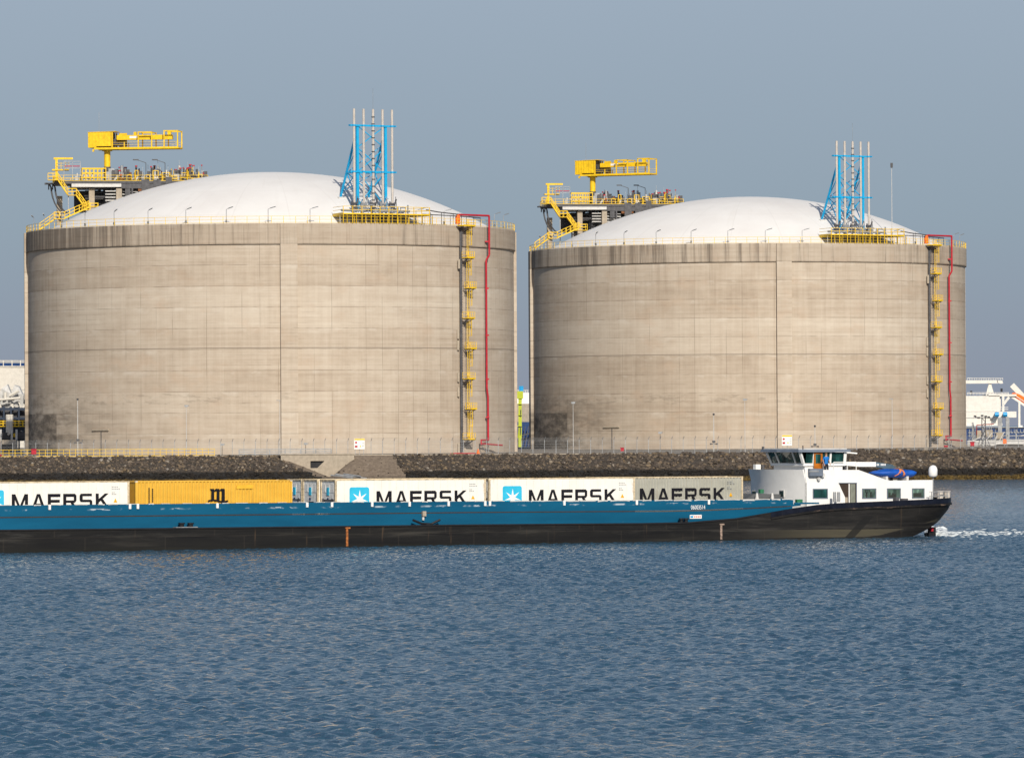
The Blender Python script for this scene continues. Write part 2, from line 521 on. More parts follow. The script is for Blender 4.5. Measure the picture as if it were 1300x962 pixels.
    for zz in (36.2, 24.3, 22.4, 17.0, 14.5, 5.0):
        c = W(-1.25, 42.9 if zz > 36 else 42.62, zz - GZ)
        MB().beam(c - Vector((0, 0, 0.8)), c + Vector((0, 0, 0.8)), 0.34, 0.3).build('junction_box', M['beige'], lad)
    # drip ledge low on the west side, with its down pipe
    a3 = -40.2
    er3 = pol(a3, 1); et3 = Vector((math.cos(R_(a3)), math.sin(R_(a3)), 0))
    def W3(tx, ry, z): return er3 * ry + et3 * tx + Vector((0, 0, z))
    lg_ = MB().beam(W3(-1.9, 42.45, 4.2), W3(1.9, 42.45, 4.2), 0.35, 0.28).build('drip_ledge', M['beige'], t)
    MB().tube(W3(0.1, 42.45, 0), W3(0.1, 42.45, 4.0), 0.07, 6).build('down_pipe', M['dkgrey'], lg_)
    # red fire water pipe
    a2 = 61.7
    er = pol(a2, 1); et = Vector((math.cos(R_(a2)), math.sin(R_(a2)), 0))
    er2, et2 = er.copy(), et.copy()
    def W2(tx, ry, z): return er2 * ry + et2 * tx + Vector((0, 0, z))
    b = MB(); r = 0.17
    zt = 1.9 + RIMZ
    pa = pol(51.8, 41.9, zt - 1.5); pb = pol(51.8, 41.9, zt)
    jog = 37.9 - GZ
    b.path([pa, pb, W2(-0.05, 43.45, zt), W2(-0.05, 43.45, jog), W2(-0.35, 43.0, jog - 0.9), W2(-0.35, 43.0, 11.0), W2(0.05, 43.0, 9.4), W2(0.05, 43.0, 2.1)], r, 8)
    b.path([W2(-3.0, 43.3, 2.1), W2(0.05, 43.0, 2.1)], r, 8)
    b.path([W2(-3.0, 43.3, 1.5), W2(3.4, 43.9, 1.2)], r * 0.8, 8)
    b.path([W2(-3.0, 43.3, 2.1), W2(-3.0, 43.3, 1.3)], r * 0.8, 8)
    for zz in (36.4, 28, 20, 12.5, 6):
        b.box(*(lambda c: (c - Vector((0.3, 0.3, 0.12)), c + Vector((0.3, 0.3, 0.12))))(W2(-0.1, 43.0, zz if zz < 36 else 36.0)))
    fp = b.build('fire_water_pipe', M['red'], t)
    MB().path([W2(-2.9, 43.3, 1.2), W2(-1.3, 43.6, -0.2)], 0.08, 6).build('pipe_stand', M['galv'], fp)
    MB().path([W2(0.05, 43.05, 2.0), W2(0.05, 43.05, -0.2)], 0.07, 6).build('pipe_stand', M['galv'], fp)
    b = MB().tube(pa + Vector((0, 0, -0.1)), pa + Vector((0, 0, 1.25)), 0.42, 10)
    b.tube(pa + Vector((0, 0, 1.25)), pa + Vector((0, 0, 1.5)), 0.42, 10, 0.2)
    b.build('foam_chamber', M['orange'], fp)
    # thin dark pipe along the rim handrail
    b = MB()
    pts = [pol(x, 42.0, RIMZ + 1.75 - 0.01 * (x - 40)) for x in range(40, 63, 3)]
    b.path(pts, 0.09, 6)
    for p in pts: b.tube((p.x, p.y, RIMZ), p, 0.05, 5)
    b.build('rim_pipe', M['dkgrey'], t)
    return t

LT = Vector((-42.0, 909.0, GZ)); RTK = Vector((46.2, 1017.0, GZ))
tank_a = make_tank('nearer of the two huge domed concrete tanks, on the left beside the pipe rack', LT)

# blue vent tower ---------------------------------------------------------
def make_vent_tower(label, tl):
    a = 32.0
    base = tl + pol(a, 35.0, 45.3 - GZ)
    t = thing('vent_tower', label, 'vent tower', base, R_(a), 'vent towers on the tank domes')
    Z = -45.3
    top = 62.35 + Z
    pipes = []
    for k in range(5):
        x = (k - 2) * 1.86
        b = MB()
        b.tube((x, -0.35, 0.4), (x, -0.35, top), 0.21, 10)
        if k == 2:
            for j in range(13):
                z = 1.6 + j * 1.17
                b.tube((x, -0.35, z), (x, -0.35, z + 0.16), 0.29, 10, mi=1)
            p = b.build('vent_pipe', [M['steel'], M['dkgrey']], t)
        else:
            p = b.build('vent_pipe', M['steel'], t)
        b = MB()
        b.box((x - 0.33, -0.75, 0.1), (x + 0.33, 0.1, 0.5))
        b.tube((x - 0.55, -0.35, 1.0), (x + 0.45, -0.35, 1.0), 0.3, 8)
        b.tube((x + 0.45, -0.35, 1.0), (x + 0.75, -0.35, 1.9), 0.14, 6)
        b.tube((x - 0.5, -0.9, -0.6), (x - 0.5, -0.35, 1.5), 0.13, 6)
        b.tube((x + 0.6, -0.9, -0.2), (x + 0.6, -0.4, 2.3), 0.06, 5)
        b.tube((x - 0.8, -1.0, 0.2), (x + 0.3, -1.0, 0.2), 0.16, 6)
        b.build('relief_valve', M['galv'] if k % 2 else M['dkgrey'], p)
    h1, h2 = 51.75 + Z, 59.55 + Z
    fr = MB()
    for x in (-2.75, 2.75):
        fr.beam((x, 0.3, -0.4), (x, 0.3, h2), 0.46, 0.46)
    for z in (h1, h2):
        fr.beam((-4.4, 0.05, z), (4.4, 0.05, z), 0.26, 0.3)
        fr.beam((-4.4, -0.5, z), (-4.4, 0.2, z), 0.2, 0.25); fr.beam((4.4, -0.5, z), (4.4, 0.2, z), 0.2, 0.25)
        for k in range(5):
            x = (k - 2) * 1.86
            fr.tube((x, -0.35, z - 0.14), (x, -0.35, z + 0.14), 0.30, 8)
    for x in (-2.75, 2.75):
        fr.beam((x, 0.5, 58.6 + Z), (x, 6.0, 47.7 + Z), 0.28, 0.3)
        fr.beam((x, 0.4, h1), (x, 3.9, h1), 0.2, 0.2)
        fr.beam((x, 3.8, h1 + 0.1), (x, 0.4, h1 + 4.2), 0.13)
        fr.beam((x, 5.2, 48.8 + Z), (x, 0.4, h1 - 0.2), 0.13)
        fr.beam((x, 3.8, h1), (x, 0.4, 46.8 + Z), 0.13)
    fr.beam((-2.75, 3.9, h1), (2.75, 3.9, h1), 0.2)
    frame = fr.build('frame', M['blue'], t)
    br = MB()
    for z0, z1 in ((46.0 + Z, h1), (h1, (h1 + h2) / 2 + 0.2), ((h1 + h2) / 2 + 0.2, h2)):
        br.beam((-2.7, 0.3, z0), (2.7, 0.3, z1), 0.14); br.beam((2.7, 0.34, z0), (-2.7, 0.34, z1), 0.14)
    br.beam((-2.7, 3.9, h1), (2.7, 5.4, 48.6 + Z), 0.13); br.beam((2.7, 3.9, h1), (-2.7, 5.4, 48.6 + Z), 0.13)
    br.beam((-2.7, 3.9, h1), (2.7, 1.6, 56.2 + Z), 0.13); br.beam((2.7, 3.9, h1), (-2.7, 1.6, 56.2 + Z), 0.13)
    br.build('bracing', M['blue'], t)
    for x in (-2.75, 2.75):
        MB().box((x - 0.7, 5.4, 46.9 + Z), (x + 0.7, 6.6, 47.7 + Z)).build('footing', M['pale'], t)
    b = MB().tube((0, -0.35, top), (0, -0.35, top + 3.5), 0.025, 5)
    b.build('lightning_rod', M['galv'], t)
    return t
def make_valve_platform(label, tl):
    a = 30.2
    base = tl + pol(a, 42.0, RIMZ)
    t = thing('valve_platform', label, 'platform', base, R_(a), 'valve platforms on the tank rims')
    # local x tangential, y inward; rim curvature is followed by polar pieces
    inv = Matrix.Rotation(-R_(a), 4, 'Z')
    def L(ang, r, z): return inv @ (pol(ang, r, z) - pol(a, 42.0, 0))
    b = MB(); angs = [19 + 22.2 * k / 10 for k in range(11)]
    for p, q in zip(angs[:-1], angs[1:]):
        b.prism([L(p, 36.4, 1.55), L(p, 42.9, 1.55), L(q, 42.9, 1.55), L(q, 36.4, 1.55)], (0, 0, 0.14))
    for p in angs:
        b.beam(L(p, 41.0, 0), L(p, 41.0, 1.55), 0.12)
    b.build('deck', M['pale'], t)
    b = MB()
    for p, q in zip(angs[:-1], angs[1:]):
        b.beam(L(p, 42.95, 1.6), L(q, 42.95, 1.6), 0.1, 0.22)
        for h in (0.6, 1.15):
            b.beam(L(p, 42.85, 1.7 + h), L(q, 42.85, 1.7 + h), 0.06, 0.075)
    for p in angs:
        b.beam(L(p, 42.85, 0), L(p, 42.85, 2.88), 0.1)
        b.beam(L(p + 0.9, 42.85, 0), L(p + 0.9, 42.85, 1.5), 0.07)
    for ang in (19, 41.2):
        for h in (0.6, 1.15):
            b.beam(L(ang, 42.85, 1.7 + h), L(ang, 37, 1.7 + h), 0.06, 0.07)
        b.beam(L(ang, 42.85, 1.6), L(ang, 37, 1.6), 0.12, 0.4)
    b.build('handrail', M['yellow'], t)
    b = MB(); rnd = random.Random(3)
    for k in range(20):
        g = 21 + rnd.random() * 18
        rr = 38 + rnd.random() * 3.5
        hh = 1.9 + rnd.random() * 1.5
        b.tube(L(g, rr, 1.6), L(g, rr, hh), 0.08 + rnd.random() * 0.12, 6)
        if k % 3 == 0: b.tube(L(g, rr, hh), L(g + 1.6, rr, hh), 0.12, 6)
    b.tube(L(20, 39.5, 2.3), L(39, 39.5, 2.3), 0.2, 8)
    b.build('pipework', M['galv'], t)
    b = MB()
    b.path([L(41.2, 42.0, 2.5), L(45, 42.0, 2.2), L(50, 42, 2.0), L(54, 42.0, 1.9)], 0.1, 6)
    for g in (42.5, 46, 50, 53): b.tube(L(g, 42.0, 0), L(g, 42.0, 2.1), 0.06, 5)
    b.build('supply_pipe', M['dkgrey'], t)
    return t

# roof platform for the pumps ---------------------------------------------
PZ = 52.5
def plat_base(tl):
    x, y = -24.0, 23.5
    c, s = math.cos(R_(FA)), math.sin(R_(FA))
    return tl + Vector((c * x - s * y, s * x + c * y, PZ - GZ))
def make_pump_platform(label, tl):
    t = thing('pump_platform', label, 'platform', plat_base(tl), R_(FA), 'pump platforms over the tank roofs')
    X0, X1, Y0, Y1 = -13.2, 14.0, -6.0, 6.0
    b = MB().box((X0, Y0, -0.3), (X1, Y1, 0))
    b.build('deck', M['dkgrey'], t)
    for y in (Y0 + 0.2, 0.0, Y1 - 0.2):
        MB().box((X0 + 3, y - 0.25, -1.0), (-1.4, y + 0.25, -0.42)).build('girder', M['pale'], t)
        MB().box((-1.39, y - 0.25, -1.25), (X1, y + 0.25, -0.31)).build('dark_girder', M['dkgrey'], t)
    for x in (-10, -6.5, -2, 2.5, 7, 11):
        MB().box((x - 0.2, Y0 + 0.1, -1.0), (x + 0.2, Y1 - 0.1, -0.43)).build('cross_girder', M['galv'], t)
    MB().box((X0, Y0 - 0.05, -0.42), (X1, Y0 + 0.05, 0.1)).build('edge_beam', M['dkgrey'], t)
    def zdome(x, y):
        x2, y2 = x - 24.0, y + 23.5
        r = math.hypot(x2, y2)
        return (dome_z(r) + GZ - PZ) if r < DR else RIMZ + GZ - PZ
    for (x, y) in ((-12.2, -1.0), (-6.6, -4.5), (-1.8, -5.4), (4.5, -5.4), (-6.6, 4.5), (-1.8, 4.5), (4.5, 4.5), (10.5, 4.5)):
        z0 = zdome(x, y) - 0.6
        if z0 > -1.3: continue
        w = 0.5
        MB().box((x - w, y - 0.5, z0), (x + w, y + 0.5, -1.26 if x > -12 else -2.4)).build('column', M['beige'], t)
    # handrails of the deck
    b = MB()
    def rail(p, q, h=1.1, n=None):
        p = Vector(p); q = Vector(q); n = n or max(2, int((q - p).length / 1.6))
        for i in range(n + 1):
            w_ = p.lerp(q, i / n); b.beam(w_, w_ + Vector((0, 0, h)), 0.08)
        for hh in (h, h * 0.55): b.beam(p + Vector((0, 0, hh)), q + Vector((0, 0, hh)), 0.06)
        b.beam(p + Vector((0, 0, 0.1)), q + Vector((0, 0, 0.1)), 0.05, 0.2)
    rail((X0, Y0 + 0.1, 0), (X1, Y0 + 0.1, 0)); rail((X0, Y1 - 0.1, 0), (X1, Y1 - 0.1, 0)); rail((X0, Y0, 0), (X0, Y1, 0)); rail((X1, Y0, 0), (X1, Y1, 0))
    b.build('handrail', M['yellow'], t)
    # yellow cage
    b = MB(); x0, x1, y0, y1, z0, z1 = -8.3, -4.1, -5.4, -2.5, 0.75, 2.35
    for z in (z0, (z0 + z1) / 2, z1):
        for y in (y0, y1): b.beam((x0, y, z), (x1, y, z), 0.14, 0.16)
        for x in (x0, x1): b.beam((x, y0, z), (x, y1, z), 0.14, 0.16)
    for i in range(7):
        x = x0 + (x1 - x0) * i / 6
        for y in (y0, y1): b.beam((x, y, 0), (x, y, z1), 0.13)
    b.build('cage', M['yellow'], t)
    # hoist post
    b = MB()
    b.beam((-12.8, -4, 0), (-12.8, -4, 4.3), 0.42)
    b.beam((-13.3, -4, 4.15), (-9.9, -4, 4.15), 0.3, 0.34)
    b.box((-13.6, -4.4, 2.0), (-10.6, -3.2, 2.25))
    for x in (-12, -11.2, -10.6): b.beam((x, -4.3, 2.2), (x, -4.3, 3.5), 0.08)
    b.beam((-12.8, -4.3, 3.3), (-10.6, -4.3, 3.3), 0.07); b.beam((-12.8, -4.3, 2.8), (-10.6, -4.3, 2.8), 0.07)
    b.build('hoist_post', M['yellow'], t)
    # pipes, valves and machines on and under the deck, each a part of its own
    rnd = random.Random(11)
    for k in range(98):
        x = -2.6 + rnd.random() * 16.2; y = Y0 + 0.4 + (rnd.random() ** 1.6) * (Y1 - Y0 - 1.2)
        h = 1.0 + rnd.random() * 2.0
        r = 0.08 + rnd.random() * 0.2
        mt = rnd.choice(['galv', 'galv', 'galv', 'dkgrey', 'dkgrey', 'dkgrey', 'dkgrey', 'dkgrey', 'rust', 'pale'])
        if rnd.random() < 0.12: mt = 'yellow'; r = 0.09
        p = MB().tube((x, y, 0), (x, y, h), r, 6)
        if rnd.random() < 0.6: p.tube((x, y, h * 0.4), (x + 0.5 + rnd.random(), y, h * 0.4), r, 6); p.tube((x + 0.4, y, h * 0.4), (x + 0.4, y, h * (0.6 + 0.3 * rnd.random())), r * 0.8, 6)
        if rnd.random() < 0.4: p.box((x - 0.25, y - 0.2, 0), (x + 0.3, y + 0.2, h * 0.55))
        p = p.build('standpipe', M[mt], t)
        q = rnd.random()
        if q < 0.26: MB().tube((x, y, h), (x, y, h + 0.22), r + 0.05, 6).build('valve_wheel', M['red'], p)
        elif q < 0.42: MB().beam((x, y, h), (x, y, h + 1.0), 0.05).build('vent_rod', M['galv'], p)
    for k in range(48):
        x = -1.6 + rnd.random() * 15; y = Y0 + 0.5 + rnd.random() * 5
        sx, sz = 0.4 + rnd.random() * 0.7, 0.7 + rnd.random() * 1.5
        if k < 8: x = -4.2 + k * 0.6; sz = 1.6 + rnd.random()
        MB().box((x, y, 0), (x + sx, y + 0.35, sz)).build('machine_cabinet', M[rnd.choice(['dkgrey', 'dkgrey', 'galv'])], t)
    for k in range(9):
        x = -0.5 + 1.55 * k + rnd.random() * 0.5; w_ = 0.5 + rnd.random() * 0.9; z_ = 0.9 + rnd.random() * 1.1; y = Y0 + 0.35 + rnd.random() * 0.8
        b = MB()
        for xx in (x, x + w_): b.beam((xx, y, 0), (xx, y, z_), 0.12)
        for zz in (z_ * 0.5, z_): b.beam((x, y, zz), (x + w_, y, zz), 0.10)
        b.build('yellow_guard', M['yellow'], t)
    for k in range(9):
        x = -9.5 + rnd.random() * 4.5
        MB().tube((x, -5.0, 0), (x, -5.0, 0.8 + rnd.random()), 0.12, 6).build('white_standpipe', M['pale'], t)
    b = MB()
    for z in (2.4, 3.1, 3.6): b.beam((-11.5, -5, z), (-8.6, -5, z), 0.10)
    for x in (-11.5, -10.0, -8.6): b.beam((x, -5, 0), (x, -5, 3.6), 0.10)
    b.build('grey_guard_frame', M['galv'], t)
    MB().beam((-11.5, -4.9, 2.75), (-8.7, -4.9, 2.75), 0.14).build('red_pipe', M['red'], t)
    MB().tube((-2.6, -5.3, 0.1), (-2.0, -5.3, 1.0), 0.22, 8).build('duct', M['pale'], t); MB().tube((1.2, -5.3, 0.1), (1.6, -5.3, 0.9), 0.18, 8).build('duct', M['pale'], t)
    for k in range(22):
        x = -7 + rnd.random() * 14; y = -3.5 + rnd.random() * 7
        MB().tube((x, y, -1.2), (x, y, max(-6.5, zdome(x, y))), 0.12 + rnd.random() * 0.25, 6).build('riser_pipe', M['dkgrey'], t)
    for k in range(14):
        z = -1.5 - rnd.random() * 3.2; y = -4.6 + rnd.random() * 8
        MB().tube((-9 + rnd.random() * 5, y, z), (0 + rnd.random() * 6, y, z), 0.1 + rnd.random() * 0.12, 6).build('header_pipe', M['dkgrey' if k % 3 else 'pale'], t)
    for k in range(4):
        z = -1.7 - 0.55 * k
        MB().tube((-4.2, -5.0, z), (-2.0, -5.0, z), 0.12, 6).build('cooling_pipe', M['pale'], t); MB().tube((-1.2, -5.0, z), (1.6, -5.0, z - 0.1), 0.12, 6).build('cooling_pipe', M['pale'], t)
    for x in (-7.6, -6, -4.4, 2.4):
        MB().box((x, 1.0, -4.8), (x + 1.0, 2.0, -1.3)).build('pump_motor', M['dkgrey'], t)
    MB().box((-9.5, 3.2, -5.2), (6, 3.5, -1.3)).build('back_panel', M['dkgrey'], t)
    for (bx0, bx1, z0_, z1_) in ((2.2, 3.6, -2.3, 0.3), (4.3, 5.6, -2.0, 0.3), (0.4, 0.7, -3.0, -1.2), (6.5, 7.6, -2.4, 0.8), (-0.7, 0.2, -2.6, -1.3)):
        MB().box((bx0, -6.12, z0_), (bx1, -5.6, z1_)).build('cable_duct', M['dkgrey'], t)
    for (bx0, bx1) in ((1.6, 6.4), (7.8, 12.5)):
        MB().box((bx0, -5.9, -1.75), (bx1, -5.5, -1.3)).build('hanging_tray', M['rust'], t)
    # pair of curved dark pipes at the outer end
    b = MB()
    for dx in (0.0, 0.7):
        b.path([(-14.2 + dx, -4, -0.3)] + [(-13.8 + dx + 2.9 * (1 - math.cos(th)), -4, -0.4 - 5.3 * math.sin(th)) for th in [0.1 + 1.35 * j / 7 for j in range(8)]], 0.15, 6)
        b.beam((-14.2 + dx, -4, -0.2), (-14.2 + dx, -4, -1.4), 0.2)
    b.box((-14.9, -5, -0.45), (-12.0, -3, -0.2))
    b.build('curved_pipe', M['dkgrey'], t)
    # stairs
    b = MB()
    def flight(p, q, yy, w=1.0):
        p = Vector((p[0], yy, p[1])); q = Vector((q[0], yy, q[1]))
        for y in (0, -w):
            o_ = Vector((0, y, 0))
            b.beam(p + o_, q + o_, 0.10, 0.24)
            for h in (0.6, 1.15): b.beam(p + o_ + Vector((0, 0, h)), q + o_ + Vector((0, 0, h)), 0.08, 0.09)
            n = max(2, int((q - p).length / 0.9))
            for i in range(n + 1):
                e = p.lerp(q, i / n) + o_; b.beam(e, e + Vector((0, 0, 1.15)), 0.09)
        n = max(2, int(abs(q.z - p.z) / 0.25))
        for i in range(n):
            e = p.lerp(q, (i + 0.5) / n)
            b.box(e + Vector((-0.14, -w, -0.02)), e + Vector((0.14, 0, 0.02)))
    def land(x0, x1, z, yy, w=1.3):
        b.box((x0, yy - w, z - 0.12), (x1, yy, z))
        for y in (yy - w, yy):
            for h in (0.6, 1.15): b.beam((x0, y, z + h), (x1, y, z + h), 0.07, 0.08)
            for x in (x0, (x0 + x1) / 2, x1): b.beam((x, y, z), (x, y, z + 1.15), 0.08)
    yy = -6.1
    land(-14.4, -12.6, 0.25, yy); flight((-12.6, 0.2), (-10.9, -2.4), yy); land(-10.9, -9.4, -2.45, yy)
    flight((-9.4, -2.5), (-7.6, -5.0), yy); land(-8.4, -5.6, -5.1, yy, 2.4)
    flight((-7.2, -4.7), (-11.5, -6.6), yy - 1.3); land(-13.4, -11.5, -6.7, yy - 1.2, 1.5); flight((-13.2, -6.7), (-16.0, -8.7), yy - 1.3)
    b.build('staircase', M['yellow'], t)
    b = MB()
    for x in (-10.8, -6.2, -8.2): b.beam((x, yy - 0.6, -5.0 if x > -10 else -2.5), (x, yy - 0.6, zdome(x, yy - 0.6) - 0.3), 0.16)
    b.build('stair_post', M['galv'], t)
    # two floodlights on arms
    for (x, y, d) in ((3.0, -5.7, -1), (6.4, -5.7, -1)):
        b = MB().tube((x, y, 0), (x, y, 3.3), 0.06, 6)
        b.beam((x, y, 3.3), (x + 1.5 * d, y, 3.8), 0.12, 0.1)
        b.box((x + 1.8 * d - 0.5, y - 0.15, 3.75), (x + 1.8 * d + 0.5, y + 0.15, 3.95))
        b.build('floodlight', M['dkgrey'], t)
    return t

def make_crane(label, tl):
    base = plat_base(tl) + Matrix.Rotation(R_(FA), 3, 'Z') @ Vector((-3.75, -3.0, 0.15))
    t = thing('jib_crane', label, 'crane', base, R_(-9), 'yellow jib cranes over the tank roofs')
    t.scale = (0.98, 0.98, 0.88)
    MB().tube((0, 0, 0), (0, 0, 2.9), 0.66, 14).build('pedestal', M['dkgrey'], t)
    b = MB().tube((0, 0, 2.7), (0, 0, 6.6), 0.58, 16); b.tube((0, 0, 6.1), (0, 0, 6.6), 0.95, 16)
    b.build('mast', M['yellow'], t)
    b = MB()
    x0, x1, y0, y1, z0, z1 = -3.1, 1.1, -1.7, 1.7, 7.0, 9.8
    n = 15
    for (ys, sg) in ((y0, -1), (y1, 1)):
        prev = None
        for i in range(n):
            xa = x0 + (x1 - x0) * i / n; xb = x0 + (x1 - x0) * (i + 1) / n
            d = 0.06 * sg if i % 2 else 0.0
            b.box((xa, ys, z0), (xb, ys + sg * 0.06 + d, z1))
    b.box((x0 - 0.06, y0, z0), (x0, y1, z1)); b.prism([(x0 - 0.1, y0 - 0.15, z1), (x1 + 0.9, y0 - 0.15, z1 + 0.12), (x1 + 0.9, y1 + 0.15, z1 + 0.12), (x0 - 0.1, y1 + 0.15, z1)], (0, 0, 0.1))
    b.box((x1 + 0.7, y1, z0), (x1 + 2.2, y1 + 0.1, z1)); 
    b.build('machine_house', M['yellow'], t)
    b = MB(); b.box((x1 - 0.1, y0 + 0.2, z0), (x1, y1, z1)); b.box((x1 + 0.05, 0.2, 7.2), (x1 + 2.2, 1.5, 8.6)); b.tube((x1 + 0.3, -0.9, 7.4), (x1 + 1.2, -0.9, 7.4), 0.35, 8); b.box((-1.5, -1.2, 6.4), (1.8, 1.2, 6.95))
    b.build('winch', M['dkgrey'], t)
    b = MB().box((x1 + 0.8, -0.45, 8.3), (12.2, 0.45, 9.25)); b.box((11.3, -0.3, 9.25), (11.9, 0.3, 10.0)); b.box((5.0, -0.3, 9.25), (5.5, 0.3, 9.9))
    b.build('boom', M['yellow'], t)
    MB().box((4.3, -0.475, 8.62), (6.0, -0.454, 9.05)).build('name_board', M['white'], t)
    b = MB()
    for y in (-1.75, 1.75):
        b.box((-2.0, y - 0.14, 6.35), (13.6, y + 0.14, 6.75))
    b.box((-3.1, -1.9, 6.75), (-1.6, 1.9, 7.0)); b.box((-2.3, -1.9, 5.9), (-2.0, -1.6, 6.4))
    for i in range(10): b.box((-1.8 + i * 1.7, -1.6, 6.42), (-1.6 + i * 1.7, 1.6, 6.6))
    b.box((-2, -1.6, 6.62), (13.6, 1.6, 6.66))
    b.build('walkway', M['yellow'], t)
    b = MB()
    for y in (-1.75, 1.75):
        for h in (7.25, 7.75): b.beam((1.4, y, h), (13.5, y, h), 0.05)
        for (xa, xb, zt) in ((6.2, 8.7, 9.75), (11.0, 13.5, 9.95)):
            for x in (xa, xb): b.beam((x, y, 6.7), (x, y, zt), 0.2)
            b.beam((xa - 0.1, y, zt), (xb + 0.1, y, zt), 0.2)
        b.beam((1.35, y, 6.7), (1.35, y, 9.8), 0.25)
        b.beam((3.6, y, 6.7), (3.6, y, 7.8), 0.14)
    for x in (6.2, 8.7, 11.0, 13.5): 
        zt = 9.75 if x < 10 else 9.95
        b.beam((x, -1.75, zt), (x, 1.75, zt), 0.12)
    b.build('guard_frame', M['yellow'], t)
    b = MB().tube((-1.5, 0, 9.9), (-1.5, 0, 14.0), 0.03, 5)
    b.build('aerial', M['galv'], t)
    return t

def make_rim_lamp(label, tl, a):
    base = tl + pol(a, 41.9, RIMZ)
    t = thing('rim_lamp', label, 'lamp', base, R_(a), 'lamp posts on the tank rims')
    b = MB().tube((0, 0, 0), (0, 0, 2.35), 0.05, 6); b.box((-0.12, -0.12, 0.2), (0.12, 0.12, 0.65)); b.beam((0, 0, 2.35), (0.55, -0.3, 2.55), 0.05)
    b.build('post', M['galv'], t)
    MB().beam((0.35, -0.2, 2.5), (1.25, -0.65, 2.75), 0.16, 0.12).build('lamp_head', M['galv'], t)
    return t

vt = make_vent_tower('blue framed tower of five vent pipes on the left tank', LT)
vp = make_valve_platform('yellow railed valve platform at the foot of the blue tower on the left tank', LT)
pp = make_pump_platform('pump platform with yellow stairs and dense pipework behind the dome of the left tank', LT)
cr = make_crane('yellow crane with corrugated machine house above the left tank', LT)
def dup(o, dv, label):
    c = copy_tree(o); c.location = o.location + dv; c['label'] = label
    return c
DV = RTK - LT
dup(tank_a, DV, 'farther of the two huge domed concrete tanks, on the right beside the white ship')
dup(vt, DV, 'blue framed tower of five vent pipes on the right tank')
dup(vp, DV, 'yellow railed valve platform at the foot of the blue tower on the right tank')
dup(pp, DV, 'pump platform with yellow stairs and dense pipework behind the dome of the right tank')
dup(cr, DV, 'yellow crane with corrugated machine house above the right tank').rotation_euler = (0, 0, R_(-27))
ORD = ['first', 'second', 'third', 'fourth', 'fifth', 'sixth', 'seventh', 'eighth', 'ninth', 'tenth', 'eleventh', 'twelfth', 'thirteenth', 'fourteenth', 'fifteenth', 'sixteenth']
lamp0 = None
for which, tl in (('left', LT), ('right', RTK)):
    angs = [-75, -65.3, -55.6] + [-46.0 + 9.6 * k for k in range(7)] + [38.3, 47.0, 69.0, 76.0]
    for i, a in enumerate(angs):
        lab = '%s lamp post from the left along the rim of the %s tank' % (ORD[i], which)
        if lamp0 is None:
            lamp0 = make_rim_lamp(lab, tl, a)
        else:
            c = copy_tree(lamp0); c.location = tl + pol(a, 41.9, RIMZ); c.rotation_euler = (0, 0, R_(a)); c['label'] = lab
# tall mast behind the right blue tower
b0 = RTK + pol(43.0, 38.5, 44.0 - GZ)
t = thing('beacon_mast', 'tall thin mast with dark beacon right of the right tank blue tower', 'mast', b0)
MB().tube((0, 0, 0), (0, 0, 13.8), 0.07, 6, 0.05).build('pole', M['pale'], t)
MB().box((-0.22, -0.22, 13.4), (0.22, 0.22, 14.3)).build('beacon', M['dkgrey'], t)
# ------------------------------------------------------------------ water
def water_mat():
    m = NT('rippled_water')
    v = m.obj()
    n1 = m.noise(m.vmul(v, (2.2, 1.7, 1)), 1.0, 2, 0.5)
    n2 = m.noise(m.vmul(v, (5.5, 4.2, 1)), 1.0, 3, 0.6)
    n3 = m.noise(m.vmul(v, (0.035, 0.012, 1)), 1.0, 3, 0.5)
    amp = m.ss(n3, 0.35, 0.68, 0.7, 1.2)
    h = m.math('MULTIPLY', m.math('ADD', m.math('MULTIPLY', n1, 1.0), m.math('MULTIPLY', n2, 0.45)), amp)
    # beyond the modelled ripples the same ripples carry on as relief of the surface
    s = m.sep(v)
    out = m.math('SUBTRACT', m.math('ABSOLUTE', s[0]), m.math('ADD', m.math('MULTIPLY', s[1], 0.112), 116.0))
    out = m.math('MAXIMUM', m.ss(out, 0.0, 2.0), m.math('MAXIMUM', m.ss(s[1], 116.0, 112.0), m.ss(s[1], 790.0, 800.0)))
    n4 = m.noise(m.vmul(v, (1.3, 1.2, 1)), 1.0, 4, 0.6)
    h = m.math('ADD', h, m.math('MULTIPLY', m.math('MULTIPLY', n4, out), 3.6))
    m.col(m.mix(n3, (0.022, 0.064, 0.108), (0.030, 0.076, 0.122)))
    m.set(Roughness=0.07); m.set(IOR=1.33)
    m.bump(h, 1.0, 0.24)
    return m.mat
M['water'] = water_mat()
import numpy as np
rng = np.random.default_rng(4)
yr = [112.0]
while yr[-1] < 800.0:
    yv = yr[-1]
    yr.append(yv + (0.165 if yv < 395 else 0.165 + (yv - 395) / 400 * 1.3))
yr = np.array(yr); NI, NO = 640, 150
NC = NI + 2 * NO
inner = np.linspace(-1.0, 1.0, NI); outer = np.linspace(0.0, 1.0, NO + 1)[1:]
half_i = yr[:, None] * 0.112 + 12.0
XX = np.concatenate([-half_i - 105.0 * outer[::-1][None, :], half_i * inner[None, :], half_i + 105.0 * outer[None, :]], 1); YY = np.repeat(yr[:, None], NC, 1)
ZZ = np.zeros_like(XX)
for i in range(64):
    lam = math.exp(rng.uniform(math.log(0.42), math.log(1.15))); k = 2 * math.pi / lam
    th = math.radians(82) + rng.normal(0, 1.15)
    a_ = 0.043 * rng.uniform(0.5, 1.4) / k
    ZZ += a_ * np.sin(k * (XX * math.cos(th) + YY * math.sin(th)) + rng.uniform(0, 6.28))
gust = 0.95 + 0.12 * np.sin(XX * 0.11 + YY * 0.021 + 1.0) + 0.10 * np.sin(XX * -0.05 + YY * 0.047)
